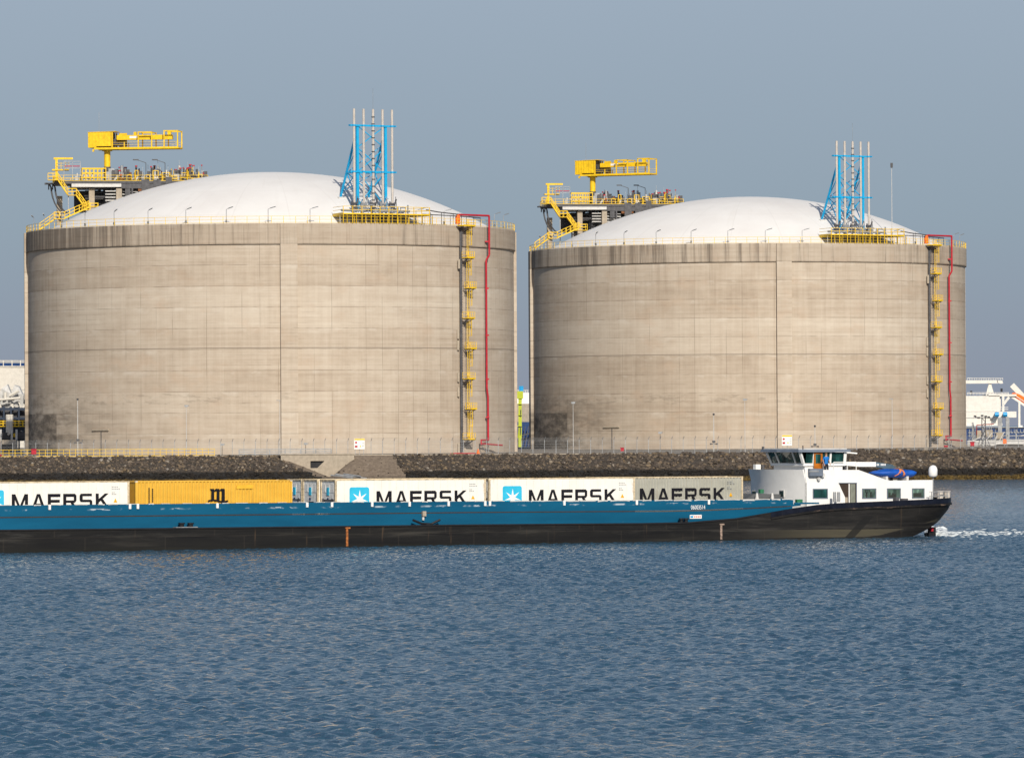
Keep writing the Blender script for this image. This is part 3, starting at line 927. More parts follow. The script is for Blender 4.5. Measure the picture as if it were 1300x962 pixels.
# wider water to the sides: longer waves on a coarser sheet
side_ = np.clip((np.abs(XX) - half_i + 4.0) / 8.0, 0, 1)
Z2 = np.zeros_like(XX)
for i in range(30):
    lam = math.exp(rng.uniform(math.log(2.2), math.log(4.2))); k = 2 * math.pi / lam
    th = math.radians(82) + rng.normal(0, 1.0)
    Z2 += 0.055 * rng.uniform(0.5, 1.4) / k * np.sin(k * (XX * math.cos(th) + YY * math.sin(th)) + rng.uniform(0, 6.28))
ZZ += Z2 * side_
cidx = np.arange(NC)
fade = np.minimum(1, np.minimum(cidx / 6.0, (NC - 1 - cidx) / 6.0))[None, :] * np.minimum(1, np.minimum((yr - yr[0]) / 3, (yr[-1] - yr) / 6))[:, None]
lee = 1.0 - 0.45 * np.clip((YY - 395) / 60, 0, 1)
ZZ *= gust * fade * lee
nv = XX.size; nr_ = len(yr)
co = np.stack([XX, YY, ZZ], -1).reshape(-1, 3)
ii = (np.arange(nr_ - 1)[:, None] * NC + np.arange(NC - 1)[None, :]).reshape(-1)
quads = np.stack([ii, ii + 1, ii + NC + 1, ii + NC], -1)
c0, c1, c2, c3 = co[0], co[NC - 1], co[nv - 1], co[nv - NC]
ext = np.array([(-9000, -300, 0), (9000, -300, 0), (9000, 30000, 0), (-9000, 30000, 0)])
co = np.concatenate([co, ext]); E0 = nv
q2 = np.array([(E0, E0 + 1, NC - 1, 0), (E0 + 1, E0 + 2, nv - 1, NC - 1), (E0 + 2, E0 + 3, nv - NC, nv - 1), (E0 + 3, E0, 0, nv - NC)])
quads = np.concatenate([quads, q2])
me = bpy.data.meshes.new('water')
me.vertices.add(len(co)); me.vertices.foreach_set('co', co.astype(np.float32).ravel())
me.loops.add(quads.size); me.loops.foreach_set('vertex_index', quads.astype(np.int32).ravel())
me.polygons.add(len(quads)); me.polygons.foreach_set('loop_start', (np.arange(len(quads)) * 4).astype(np.int32))
me.polygons.foreach_set('use_smooth', np.ones(len(quads), dtype=bool))
me.update(calc_edges=True); me.validate()
me.materials.append(M['water'])
o_ = bpy.data.objects.new('water', me); COL.objects.link(o_); struct(o_)

# ------------------------------------------------------------------ dike and ground
YC = 815.0           # line of the dike crest
def crest_z(X):
    f = min(1, max(0, (X - 15) / 60.0)); f = f * f * (3 - 2 * f)
    return 4.17 + 0.40 * f
XN = (419 - CX) / F * 812
def notch(X):
    d = X - XN
    return 0.75 + (-d * 0.40 if d < 0 else d * 0.82)
def dike_z(X, Y):
    if Y >= YC: z = crest_z(X)
    else: z = -1.6 + (crest_z(X) + 1.6) * (Y - 801.2) / (YC - 801.2)
    if Y < 813.9 and X < XN + 5.5: z = min(z, notch(X))
    return z
def sandy(X, Y):
    px = CX + X / Y * F
    return (406 < px < 498 + 2.2 * (YC - Y)) or (360 < px <= 406 and notch(X) - 0.5 < dike_z(X, Y))
def ground_mat():
    m = NT('gravel_ground'); v = m.obj()
    m.col(m.ramp(m.noise(v, 0.4, 6, 0.6), [(0.3, (0.14, 0.12, 0.10)), (0.7, (0.24, 0.21, 0.17))]))
    m.set(Roughness=0.95); m.bump(m.noise(v, 3.0, 4, 0.6), 0.4, 0.05)
    return m.mat
def sand_mat():
    m = NT('sand'); v = m.obj()
    c = m.ramp(m.noise(v, 1.6, 8, 0.7), [(0.30, (0.115, 0.085, 0.060)), (0.6, (0.235, 0.182, 0.132)), (0.75, (0.29, 0.23, 0.17))])
    wet = m.ss(m.sep(v)[2], 1.2, 0.4)
    m.col(m.mix(m.math('MULTIPLY', wet, 0.8), c, (0.05, 0.04, 0.032)))
    m.set(Roughness=0.95); m.bump(m.noise(v, 3.5, 6, 0.7), 0.8, 0.2)
    return m.mat
def tidal(m, col, v):
    z = m.math('ADD', m.sep(v)[2], m.math('MULTIPLY', m.math('SUBTRACT', m.noise(v, 0.9, 3, 0.6), 0.5), 0.7))
    black = m.math('MULTIPLY', m.ss(z, 2.0, 1.55), 1.0)
    col = m.mix(m.math('MULTIPLY', black, 0.92), col, (0.014, 0.013, 0.012))
    weed = m.ramp(m.noise(v, 2.5, 4, 0.6), [(0.35, (0.030, 0.020, 0.008)), (0.6, (0.125, 0.085, 0.028))])
    return m.mix(m.ss(z, 0.80, 0.60), col, weed)
def earth_mat():
    m = NT('dark_rubble_bed'); v = m.obj()
    c = m.ramp(m.noise(v, 2.2, 6, 0.7), [(0.3, (0.028, 0.023, 0.018)), (0.7, (0.085, 0.068, 0.052))])
    m.col(tidal(m, c, v)); m.set(Roughness=0.95); m.bump(m.noise(v, 2.5, 5, 0.7), 1.0, 0.3)
    return m.mat
def rock_mat():
    m = NT('basalt_armour_rock'); v = m.obj()
    r = m.n('ShaderNodeNewGeometry').outputs['Random Per Island']
    c = m.ramp(r, [(0.0, (0.060, 0.049, 0.042)), (0.5, (0.115, 0.092, 0.075)), (0.80, (0.170, 0.130, 0.092)), (0.93, (0.24, 0.175, 0.105)), (1.0, (0.36, 0.33, 0.29))])
    c = m.mix(m.math('MULTIPLY', m.noise(v, 3.0, 4, 0.6), 0.5), c, (0.05, 0.042, 0.034))
    m.col(tidal(m, c, v)); m.set(Roughness=0.9); m.set(Specular_IOR_Level=0.15); m.bump(m.noise(v, 4.0, 4, 0.6), 0.4, 0.08)
    return m.mat
M['ground'] = ground_mat(); M['sand'] = sand_mat(); M['earth'] = earth_mat(); M['rock'] = rock_mat()
b = MB()
GY = YC + 2.0
b.prism([(-2500, GY, -2), (118, GY, -2), (118, 1118, -2), (-60, 1118, -2), (-60, 3000, -2), (-2500, 3000, -2)], (0, 0, GZ + 2 - 0.02))
struct(b.build('ground', M['ground']))
# dike terrain
rnd = random.Random(5)
xs = []
x = -160.0
while x <= 160.0:
    xs.append(x); x += 0.5 if abs(x - XN) < 14 else 1.6
ys = [798.0, 801.2, 803, 804.5, 806, 807.5, 809, 810.5, 812, 813, 813.88, 813.92, 814.5, 815, 816, 817.2]
vs = []
for yv in ys:
    for xv in xs:
        z = dike_z(xv, yv)
        if yv < 813 : z += rnd.uniform(-0.12, 0.12)
        vs.append((xv, yv, z))
fs, ms = [], []
nx = len(xs)
for j in range(len(ys) - 1):
    for i in range(nx - 1):
        fs.append((j*nx+i, j*nx+i+1, (j+1)*nx+i+1, (j+1)*nx+i))
        ms.append(1 if sandy((xs[i]+xs[i+1])/2, (ys[j]+ys[j+1])/2) else (2 if ys[j] >= 815 else 0))
b = MB(); b.v, b.f, b.m = vs, fs, ms
struct(b.build('dike', [M['earth'], M['sand'], M['ground']], smooth=True))
struct(MB().prism([(-400, YC - 16, -2), (-160.01, YC - 16, -2), (-160.01, YC + 1.9, 4.1), (-400, YC + 1.9, 4.1)], (0, 0, -0.5)).build('dike', M['earth']))
struct(MB().prism([(118, YC - 2, -2), (160.0, YC - 2, -2), (160.0, 1000, -2), (118, 1000, -2)], (0, 0, 5.9)).build('ground', M['ground']))

# armour rocks
ico_v, ico_f = [], []
g = (1 + 5 ** 0.5) / 2
ico_v = [Vector(p).normalized() for p in [(-1,g,0),(1,g,0),(-1,-g,0),(1,-g,0),(0,-1,g),(0,1,g),(0,-1,-g),(0,1,-g),(g,0,-1),(g,0,1),(-g,0,-1),(-g,0,1)]]
ico_f = [(0,11,5),(0,5,1),(0,1,7),(0,7,10),(0,10,11),(1,5,9),(5,11,4),(11,10,2),(10,7,6),(7,1,8),(3,9,4),(3,4,2),(3,2,6),(3,6,8),(3,8,9),(4,9,5),(2,4,11),(6,2,10),(8,6,7),(9,8,1)]
b = MB()
def rock(x, y, z, s):
    e = Matrix.Rotation(rnd.random() * 6.28, 3, 'Z') @ Matrix.Rotation(rnd.random() * 3, 3, 'X')
    sc = Vector((1.0 + rnd.random() * 0.7, 0.8 + rnd.random() * 0.4, 0.55 + rnd.random() * 0.4))
    vs = []
    for p in ico_v:
        k = 0.72 + rnd.random() * 0.5
        q = e @ Vector((p.x * sc.x * k, p.y * sc.y * k, p.z * sc.z * k)) * s
        vs.append((q.x + x, q.y + y, q.z + z))
    b.add(vs, ico_f)
cnt = 0
while cnt < 20000:
    X = rnd.uniform(-108, 112); Y = rnd.uniform(802.6, YC + 0.3)
    if sandy(X, Y): 
        if rnd.random() > 0.03: continue
        s = 0.12
    else:
        s = rnd.choice([0.10, 0.12, 0.14, 0.17, 0.2, 0.25, 0.33]) * (1.1 if X > 20 else 0.9)
    zz = dike_z(X, Y)
    if zz < -0.6: continue
    rock(X, Y, zz + s * 0.15, s); cnt += 1
struct(b.build('rocks', M['rock']), 'stuff')

# ------------------------------------------------------------------ culvert headwall in the dike
def X_at(px, Y): return (px - CX) / F * Y
YH = 813.42
base = Vector((XN, YH, 0.3))
t = thing('culvert_headwall', 'pale concrete culvert headwall with a dark opening in the dike between sand slopes', 'culvert', base)
x0, x1 = X_at(356, YH) - XN, X_at(449, YH) - XN
o0, o1, o2 = X_at(393.5, YH) - XN, X_at(411, YH) - XN, X_at(399, YH) - XN
zt = 4.35 - 0.3
def zr(py, px=400): return at(px, py, YH).z - 0.3
b = MB()
zo0, zo1 = zr(594), zr(585)
b.box((x0, 0, zo1), (x1, 0.5, zt)); b.box((x0, 0, -0.6), (o0, 0.5, zo1 )); b.box((o1, 0, -0.6), (x1, 0.5, zo1))
b.box((o0, 0, -0.6), (o1, 0.5, zo0)); b.box((x0 - 0.15, -0.12, zt), (x1 + 0.15, 0.7, zt + 0.16))
b.box((o0 - 0.3, 0.5, zo0 - 0.3), (o1 + 0.3, 0.55, zo1 + 0.3)) if False else None
b.prism([(o1 - 0.05, 0.1, zo0), (o1 + 0.01, 0.1, zo0), (o1 + 0.01, 0.1, zo1 - 0.1), ], (0, 0.3, 0))
b.prism([(o2 + 0.35, -0.02, zo0 - 0.02), (o1 + 0.02, -0.02, zo0 - 0.02), (o1 + 0.02, -0.02, zo1 - 0.05)], (0, 0.4, 0))
b.build('headwall', M['beige'], t)
b = MB()
b.box((o0 - 0.02, 0.40, zo0 - 0.02), (o1 + 0.02, 0.44, zo1 + 0.02))
b.build('pipe_mouth_shade', M['black'], t)  # black sheet just behind the opening, stands for the shade inside the culvert
pl = thing('drain_pipes', 'bundle of grey pipes lying at the foot of the sand slope right of the culvert', 'pipes', at_z(428, 604, 1.1))
base = pl.location
for (pa, pb) in (((426, 602.0), (466, 607.2)), ((436, 601.5), (458, 604.6)), ((420, 603.2), (448, 606.8))):
    A = at(pa[0], pa[1], 808) - base; B = at(pb[0], pb[1], 806.5) - base
    MB().tube(A, B, 0.13, 7).build('pipe', M['galv'], pl)

# ------------------------------------------------------------------ fences and handrails along the crest
YF = 819.0
def fence_fn():
    t = thing('mesh_fence', 'grey wire mesh fence with cranked post tops along the dike crest', 'fence', (0, YF, 4.1))
    b = MB(); X0, X1 = -86.0, 87.0
    n = 96
    for i in range(n):
        x = X0 + (X1 - X0) * i / (n - 1)
        p = MB().beam((x, 0, 0), (x, 0, 2.35), 0.075); p.beam((x, 0, 2.35), (x + 0.16, -0.3, 2.8), 0.06)
        p.build('post', M['galv'], t)
    x = X0
    while x < X1:
        b.beam((x, 0.06, 0.1), (x, 0.06, 2.3), 0.010); x += 0.16
    for z in (0.12, 0.5, 0.9, 1.3, 1.7, 2.1, 2.3): b.beam((X0, 0.06, z), (X1, 0.06, z), 0.016)
    for k in range(3):
        b.beam((X0 + 0.05, -0.06 - 0.1 * k, 2.42 + 0.13 * k), (X1, -0.06 - 0.1 * k, 2.42 + 0.13 * k), 0.012)
    b.build('wire_mesh', M['galv'], t)
fence_fn()
struct(MB().box((-100, YC + 0.55, 4.0), (20, YC + 1.0, 4.30)).build('kerb', M['beige']))
def handrail(name, label, pxa, pxb, Y, z, h, mat, step, w):
    xa, xb = X_at(pxa, Y), X_at(pxb, Y)
    t = thing(name, label, 'railing', ((xa + xb) / 2, Y, z))
    n = int((xb - xa) / step); L_ = (xb - xa) / 2
    b = MB()
    for hh in (h, h * 0.55): b.beam((-L_, 0, hh), (L_, 0, hh), 0.06, w)
    b.beam((-L_, 0, 0.12), (L_, 0, 0.12), 0.04, 0.12)
    b.build('rail', mat, t)
    for i in range(n + 1):
        x = -L_ + 2 * L_ * i / n
        MB().beam((x, 0, 0), (x, 0, h + 0.03), w).build('post', mat, t)
handrail('safety_railing', 'long yellow safety railing on the dike crest below the left tank', -12, 272, YC + 1.2, 4.2, 1.15, M['yellow'], 0.93, 0.062)
handrail('pipe_railing', 'grey pipe railing on the dike crest above the culvert', 303, 420, YC + 0.3, 4.40, 0.80, M['galv'], 2.4, 0.14)

# masts -------------------------------------------------------------------
def mast(px, py_top, Y, kind, label, r=0.075):
    p = at(px, py_top, Y)
    t = thing('lamp_mast' if kind == 'lamp' else 'camera_mast' if kind == 'cam' else 'mast', label, 'mast', (p.x, Y, 4.15), 0, 'masts along the dike fence')
    h = p.z - 4.15
    MB().tube((0, 0, 0), (0, 0, h), r, 8, r * 0.6).build('pole', M['pale'] if kind != 'dark' else M['dkgrey'], t)
    b = MB()
    if kind == 'cam':
        b.box((-0.25, -0.2, h * 0.28), (0.25, 0.2, h * 0.28 + 0.35)); b.tube((-0.55, 0, h * 0.25), (0.55, 0, h * 0.25), 0.05, 5)
        b.box((-0.6, -0.3, h * 0.25 - 0.12), (-0.35, 0.2, h * 0.25 + 0.12)); b.box((0.35, -0.3, h * 0.25 - 0.12), (0.6, 0.2, h * 0.25 + 0.12))
        b.tube((0, 0, h), (0, 0, h + 0.3), 0.16, 8)
        b.build('camera_box', M['dkgrey'], t)
    elif kind == 'lamp':
        b.beam((-0.5, -0.1, h), (0.15, 0, h - 0.05), 0.14, 0.1)
        b.build('lamp_head', M['galv'], t)
    else:
        b.box((-0.28, -0.12, h - 0.3), (0.28, 0.12, h))
        b.tube((0.22, 0, h - 0.2), (0.45, 0, h - 0.05), 0.05, 5)
        b.build('bracket', M['galv'], t)
MS = [(98.5, 508, 821, 'cam', 'pale camera mast rising in front of the dark stain of the left tank'),
      (236.5, 514, 821, 'plain', 'thin pale mast with no lamp in front of the middle of the left tank'),
      (282, 563, 821, 'dark', 'short dark post with a small bracket behind the end of the yellow railing'),
      (355, 508, 820, 'lamp', 'lamp mast at the left end of the grey pipe railing'),
      (388, 562, 820.5, 'dark', 'short dark post behind the grey pipe railing'),
      (727.5, 510, 821, 'plain', 'thin pale mast in front of the left part of the right tank'),
      (838, 548, 821, 'dark', 'dark forked post left of the middle of the right tank'),
      (906, 527, 821, 'cam', 'camera mast left of the strong vertical joint of the right tank'),
      (945.5, 506, 821, 'plain', 'tallest thin mast just left of the vertical joint of the right tank'),
      (1034.5, 542, 821, 'cam', 'short camera mast behind the wheelhouse of the barge'),
      (1132.5, 506, 821, 'lamp', 'lamp mast in front of the right tank, left of its ladder')]
for px, py, Y, k, lab in MS:
    mast(px, py, Y, k, lab, 0.08 if k == 'cam' else 0.055)

# notice boards on the fence ----------------------------------------------
def notice(px0, px1, py0, py1, label):
    Y = YF - 0.35
    a, b2 = at(px0, py0, Y), at(px1, py1, Y)
    c = Vector(((a.x + b2.x) / 2, Y, b2.z)); w = (b2.x - a.x) / 2; h = a.z - b2.z
    t = thing('notice_board', label, 'sign', c, 0, 'notice boards on the dike fence')
    MB().box((-w, 0, 0), (w, 0.06, h)).build('board', M['white'], t)
    MB().box((-w * 0.95, -0.012, h * 0.84), (w, -0.002, h * 0.98)).build('header', M['yellow'], t)
    MB().tube((-w * 0.62, -0.014, h * 0.62), (-w * 0.62, -0.003, h * 0.62), h * 0.10, 12).build('red_symbol', M['red'], t)
    MB().box((-w * 0.85, -0.014, h * 0.16), (-w * 0.35, -0.003, h * 0.34)).build('red_symbol', M['red'], t)
    MB().prism([(w * 0.05, -0.014, h * 0.2), (w * 0.35, -0.014, h * 0.2), (w * 0.2, -0.014, h * 0.4)], (0, 0.011, 0)).build('warning_triangle', M['yellow'], t)
    b = MB()
    for i in range(3): b.box((w * 0.5, -0.014, h * (0.25 + 0.16 * i)), (w * 0.88, -0.003, h * (0.29 + 0.16 * i)))
    b.build('text_lines', M['galv'], t)
    b = MB()
    for x in (-w * 0.8, w * 0.8): b.beam((x, 0.1, 4.15 - c.z), (x, 0.1, h), 0.07)
    b.build('post', M['galv'], t)
notice(449.5, 463, 556.5, 570, 'white notice board with yellow header on the fence right of the culvert')
notice(992.5, 1005.5, 552, 565.5, 'white notice board with yellow header on the fence behind the wheelhouse of the barge')

# small site equipment ----------------------------------------------------
def cabinet(px, py, w, h, label, Y=YC + 0.4):
    p = at(px, py, Y)
    t = thing('hydrant_cabinet', label, 'hydrant', (p.x, Y, p.z), 0, 'red hydrant cabinets on the dike')
    b = MB(); b.box((-w/2, 0, 0.25), (w/2, 0.4, h)); b.prism([(-w/2-0.05, -0.06, h), (w/2+0.05, -0.06, h), (w/2+0.05, 0.46, h+0.12), (-w/2-0.05, 0.46, h+0.12)], (0, 0, 0.05)); b.box((-w/2+0.08, -0.02, 0.33), (w/2-0.08, 0, h-0.08))
    b.build('case', M['red'], t)
    b = MB()
    for x in (-w/2+0.08, w/2-0.08): b.beam((x, 0.2, -0.1), (x, 0.2, 0.25), 0.07)
    b.build('leg', M['galv'], t)
cabinet(43, 578.5, 0.75, 0.95, 'red hydrant cabinet at the left end of the yellow railing')
cabinet(0, 581.0, 0.4, 0.35, 'low red hydrant cabinet at the left edge of the photo')
cabinet(790, 574.5, 0.5, 0.65, 'red hydrant cabinet below the left part of the right tank')
cabinet(1201, 569.5, 0.55, 0.35, 'low red hydrant cabinet below the red pipe of the right tank')
cabinet(1234.5, 568, 0.6, 0.75, 'red hydrant cabinet right of the right tank')
def cone(px, py, label):
    p = at(px, py, YC + 0.8)
    t = thing('traffic_cone', label, 'traffic cone', p)
    MB().lathe([(0.001, 0.75), (0.06, 0.75), (0.24, 0.06)], 12).build('cone_body', M['orange'], t)
    MB().box((-0.32, -0.32, 0), (0.32, 0.32, 0.06)).build('base', M['orange'], t)
cone(607, 575.8, 'orange traffic cone on the dike below the red pipe of the left tank')
b0 = at(588, 576.4, YC + 1.4)
t = thing('fire_hose', 'thin red fire hose lying on the crest below the ladder of the left tank', 'hose', b0)
MB().path([(-2.0, 0, 0.12), (-0.6, 0.1, 0.14), (0.7, 0, 0.12), (1.9, 0.2, 0.12)], 0.09, 6).build('hose', M['red'], t)
# ------------------------------------------------------------------ barge frame
TH = R_(28.0); PITCH = 0.003
SO = Vector((-2.85, 375.8, 0.0))
SR = Matrix.Rotation(TH, 3, 'Z') @ Matrix.Rotation(PITCH, 3, 'Y')   # bow a little up, stern down
SM = Matrix.Translation(SO) @ SR.to_4x4()
SMI = SM.inverted()
def LP(px, py, y):
    """point of the photo ray on the fore-and-aft plane y of the barge"""
    o_ = SMI @ CAMP; d = SMI.to_3x3() @ ray(px, py)
    k = (y - o_.y) / d.y
    return o_ + d * k
def S_at(px, y, py=630): return LP(px, py, y).x
def Z_at(px, py, y): return LP(px, py, y).z

def hull_mat():
    m = NT('black_hull_paint'); v = m.obj(); s = m.sep(v)
    q = m.vec(s[0], m.math('MULTIPLY', s[1], 0.3), s[2])
    f = m.noise(m.vmul(q, (0.10, 1, 1.7)), 1.0, 6, 0.65)
    col = m.ramp(f, [(0.32, (0.004, 0.004, 0.005)), (0.58, (0.010, 0.0095, 0.009)), (0.78, (0.032, 0.029, 0.025))])
    band = m.math('MULTIPLY', m.ss(m.math('ABSOLUTE', m.math('SUBTRACT', s[2], 0.86)), 0.30, 0.05), m.ss(m.noise(m.vmul(q, (0.14, 1, 2.2)), 1.0, 4, 0.6), 0.45, 0.66))
    col = m.mix(m.math('MULTIPLY', band, 0.5), col, (0.066, 0.061, 0.053))
    run = m.noise(m.vmul(q, (1.3, 1, 0.10)), 1.0, 4, 0.7)
    col = m.mix(m.math('MULTIPLY', m.ss(run, 0.60, 0.74), 0.40), col, (0.16, 0.10, 0.055))
    low = m.ss(s[2], 0.25, 0.05)
    col = m.mix(m.math('MULTIPLY', low, 0.8), col, (0.010, 0.010, 0.008))
    # old olive boot-top showing towards the stern
    top = m.math('ADD', 0.78, m.math('MULTIPLY', m.ss(s[0], 36.5, 41.5), 0.85))
    botm = m.math('ADD', 0.22, m.math('MULTIPLY', m.ss(s[0], 33.0, 40.0), 1.0))
    zz = m.math('ADD', s[2], m.math('MULTIPLY', m.math('SUBTRACT', f, 0.5), 0.25))
    ol = m.math('MULTIPLY', m.math('LESS_THAN', zz, top), m.math('GREATER_THAN', zz, botm))
    ol = m.math('MULTIPLY', ol, m.ss(s[0], 22.0, 31.0))
    col = m.mix(m.math('MULTIPLY', ol, 0.62), col, (0.105, 0.092, 0.058))
    # shell plating: butt seams every six metres, one lap seam, scuffs along the side
    seam = m.math('LESS_THAN', m.math('FRACT', m.math('DIVIDE', m.math('ADD', s[0], m.math('MULTIPLY', m.math('FLOOR', m.math('MULTIPLY', s[2], 1.1)), 2.3)), 6.1)), 0.012)
    lap = m.math('LESS_THAN', m.math('ABSOLUTE', m.math('SUBTRACT', s[2], 0.909)), 0.022)
    col = m.mix(m.math('MULTIPLY', m.math('MAXIMUM', seam, lap), 0.22), col, (0.055, 0.045, 0.036))
    scuff = m.noise(m.vmul(q, (0.35, 1, 3.2)), 1.0, 6, 0.7)
    mid = m.math('MULTIPLY', m.ss(s[2], 0.35, 0.7), m.ss(m.noise(m.vmul(q, (0.07, 1, 0.5)), 1.0, 3, 0.5), 0.40, 0.60))
    col = m.mix(m.math('MULTIPLY', m.math('MULTIPLY', m.ss(scuff, 0.50, 0.70), mid), 0.45), col, (0.050, 0.047, 0.043))
    aft = m.math('MULTIPLY', m.ss(s[0], 18.0, 26.0), m.ss(scuff, 0.30, 0.62))
    col = m.mix(m.math('MULTIPLY', aft, 0.32), col, (0.034, 0.031, 0.029))
    stripe = m.math('LESS_THAN', m.math('ABSOLUTE', m.math('SUBTRACT', m.math('ADD', s[0], m.math('MULTIPLY', s[2], -1.1)), 31.7)), 0.42)
    stripe = m.math('MULTIPLY', stripe, m.math('LESS_THAN', s[2], 1.75))
    col = m.mix(m.math('MULTIPLY', stripe, 0.8), col, (0.009, 0.009, 0.009))
    # rust where the fender line has been scraped
    sc = m.noise(m.vmul(q, (0.8, 1, 3.0)), 1.0, 5, 0.7)
    near = m.ss(m.math('ABSOLUTE', m.math('SUBTRACT', s[2], m.math('ADD', 2.18, m.math('MULTIPLY', m.ss(s[0], 26.0, 42.0), 0.42)))), 0.16, 0.06)
    near = m.math('MULTIPLY', near, m.math('GREATER_THAN', s[0], 24.0))
    col = m.mix(m.math('MULTIPLY', near, m.math('MULTIPLY', m.ss(sc, 0.52, 0.66), 0.6)), col, (0.22, 0.15, 0.11))
    m.col(col); m.set(Roughness=m.math('ADD', m.math('MULTIPLY', f, 0.4), 0.36)); m.set(Specular_IOR_Level=0.22)
    m.bump(m.noise(m.vmul(q, (0.55, 0.5, 0.4)), 1.0, 3, 0.5), 0.25, 0.06)
    return m.mat
M['hull'] = hull_mat()
ZTOP = Z_at(500, 636.8, 0.75)
def coaming_mat():
    m = NT('blue_coaming_paint'); v = m.obj(); s = m.sep(v)
    q = m.vec(s[0], 0.0, s[2])
    f = m.noise(m.vmul(q, (0.15, 1, 0.9)), 1.0, 5, 0.6)
    col = m.ramp(f, [(0.35, (0.001, 0.068, 0.138)), (0.65, (0.002, 0.090, 0.178))])
    d = m.math('SUBTRACT', ZTOP + 0.02, s[2])
    e = m.noise(m.vmul(q, (1.15, 1, 3.0)), 1.0, 4, 0.6)
    line = m.ss(m.math('ABSOLUTE', m.math('SUBTRACT', d, 0.36)), 0.085, 0.03)
    wear = m.math('MULTIPLY', line, m.ss(e, 0.50, 0.58))
    dash = m.ss(m.noise(m.vmul(q, (0.5, 1, 0.4)), 1.0, 3, 0.6), 0.45, 0.58)
    col = m.mix(m.math('MULTIPLY', m.math('MULTIPLY', wear, dash), 0.75), col, (0.50, 0.55, 0.58))
    sc = m.noise(m.vmul(q, (3.0, 1, 3.0)), 1.0, 5, 0.7)
    col = m.mix(m.math('MULTIPLY', m.ss(sc, 0.68, 0.74), 0.4), col, (0.30, 0.40, 0.46))
    run = m.noise(m.vmul(q, (1.6, 1, 0.12)), 1.0, 4, 0.7)
    col = m.mix(m.math('MULTIPLY', m.ss(run, 0.62, 0.78), 0.18), col, (0.02, 0.05, 0.08))
    m.col(col); m.set(Roughness=0.5); m.set(Specular_IOR_Level=0.2)
    m.bump(m.noise(m.vmul(q, (0.6, 1, 0.5)), 1.0, 3, 0.5), 0.2, 0.05)
    return m.mat
M['coaming'] = coaming_mat()
M['deck'] = paint('dark_deck_paint', (0.03, 0.035, 0.04), 0.7)
M['hatch'] = paint('dark_grey_tarpaulin', (0.10, 0.105, 0.11), 0.7, var=0.1)
M['greyblue'] = paint('grey_blue_metal', (0.16, 0.19, 0.24), 0.4, 0.1, var=0.08)
M['paleblue'] = paint('weathered_blue_boom', (0.075, 0.125, 0.165), 0.5, var=0.15)
M['wood'] = paint('varnished_orange_wood', (0.42, 0.13, 0.012), 0.35, var=0.15, scale=3)
M['cover'] = paint('blue_boat_cover', (0.006, 0.085, 0.42), 0.55, var=0.15)
M['strap'] = paint('orange_strap', (0.75, 0.25, 0.09), 0.6)
M['housewhite'] = paint('ship_white_paint', (0.80, 0.79, 0.77), 0.35, var=0.02, dirt=(0.52, 0.46, 0.38), dirt_amt=0.12)

barge = bpy.data.objects.new('cargo_barge', None); COL.objects.link(barge)
barge.matrix_world = SM
tag(barge, 'long blue and black inland cargo barge with a white aft deckhouse, carrying containers', 'barge')
BW = 11.4; YM = BW / 2
# line of the deck edge
DE = [(-76, 2.9), (-70, 2.3), (-62, 1.75), (-50, Z_at(0, 672, 0) + 0.0)]
for px, py in ((0, 672), (190, 670), (380, 667.8), (600, 665.2), (750, 664.0), (862, 663.2), (905, 660.2), (940, 656.8), (975, 651.0), (1003, 646.0), (1030, 642.0), (1050, 639.4), (1090, 637.9), (1130, 636.2), (1170, 634.4), (1208, 632.5)):
    p = LP(px, py, 0); DE.append((p.x, p.z))
DE.append((44, DE[-1][1] + 0.1))
def zdeck(s):
    for (a, za), (b, zb) in zip(DE[:-1], DE[1:]):
        if a <= s <= b: return za + (zb - za) * (s - a) / (b - a)
    return DE[-1][1]
SE = S_at(1211, 1.5)        # after end of the stern
def half(s):   # half breadth at deck
    if s < -58: 
        k = (s + 76.5) / 18.5; k = max(0, min(1, k)); return max(0.05, YM * math.sqrt(1 - (1 - k) ** 2))
    d = SE - s
    if d < 3.0:
        k = max(0, min(1, d / 3.0)); return YM - 2.6 * (1 - math.sqrt(max(0, 1 - (1 - k) ** 2)))
    return YM
def sect(s):
    zd = zdeck(s); bd = half(s); d = SE - s
    # counter: towards the stern the bottom rises and narrows
    k = max(0, min(1, (9.5 - d) / 9.5))
    zb = -1.2 + 2.9 * k ** 1.8 if k > 0 else -1.2
    zc = -0.9 + 2.75 * k ** 1.55
    bc = bd * (1 - 0.30 * k ** 2)
    if s < -56:
        kb = max(0, min(1, (-56 - s) / 20)); zc = -0.9 + 2.0 * kb ** 2; zb = -1.2 + 1.8 * kb ** 2; bc = bd * (1 - 0.6 * kb)
    zf = zd - 0.42
    zm = max(zc + 0.05, min(zf - 0.15, zc + (zf - zc) * 0.55))
    bm = bd - (bd - bc) * 0.30
    return [(bd, zd), (bd, zf), (bm, zm), (bc, min(zc, zm - 0.03)), (max(0.02, bc - 1.2 if k < .4 else bc * 0.7), min(zb, zm - 0.06))]
st = [-76.4, -76, -75, -73, -70, -66, -62, -58, -50, -40, -30, -20, -10, 0, 10, 14, 18, 22, 25, 27, 29, 31, 32.5, 34] 
s = 35.0
while s < SE - 0.02:
    st.append(s); s += 0.5 if SE - s > 1.2 else 0.15
st.append(SE - 0.01)
vs = []; rows = []
for s in st:
    pr = sect(s)
    ring = [(s, YM - b_, z) for b_, z in pr] + [(s, YM + b_, z) for b_, z in reversed(pr)]
    rows.append(len(vs)); vs += ring
n = 10; fs = []
for a, b_ in zip(rows[:-1], rows[1:]):
    for k in range(n - 1): fs.append((a + k, b_ + k, b_ + k + 1, a + k + 1)[::-1])
fs.append(tuple(rows[0] + k for k in range(n))); fs.append(tuple(rows[-1] + k for k in range(n - 1, -1, -1)))
b = MB().add(vs, fs)
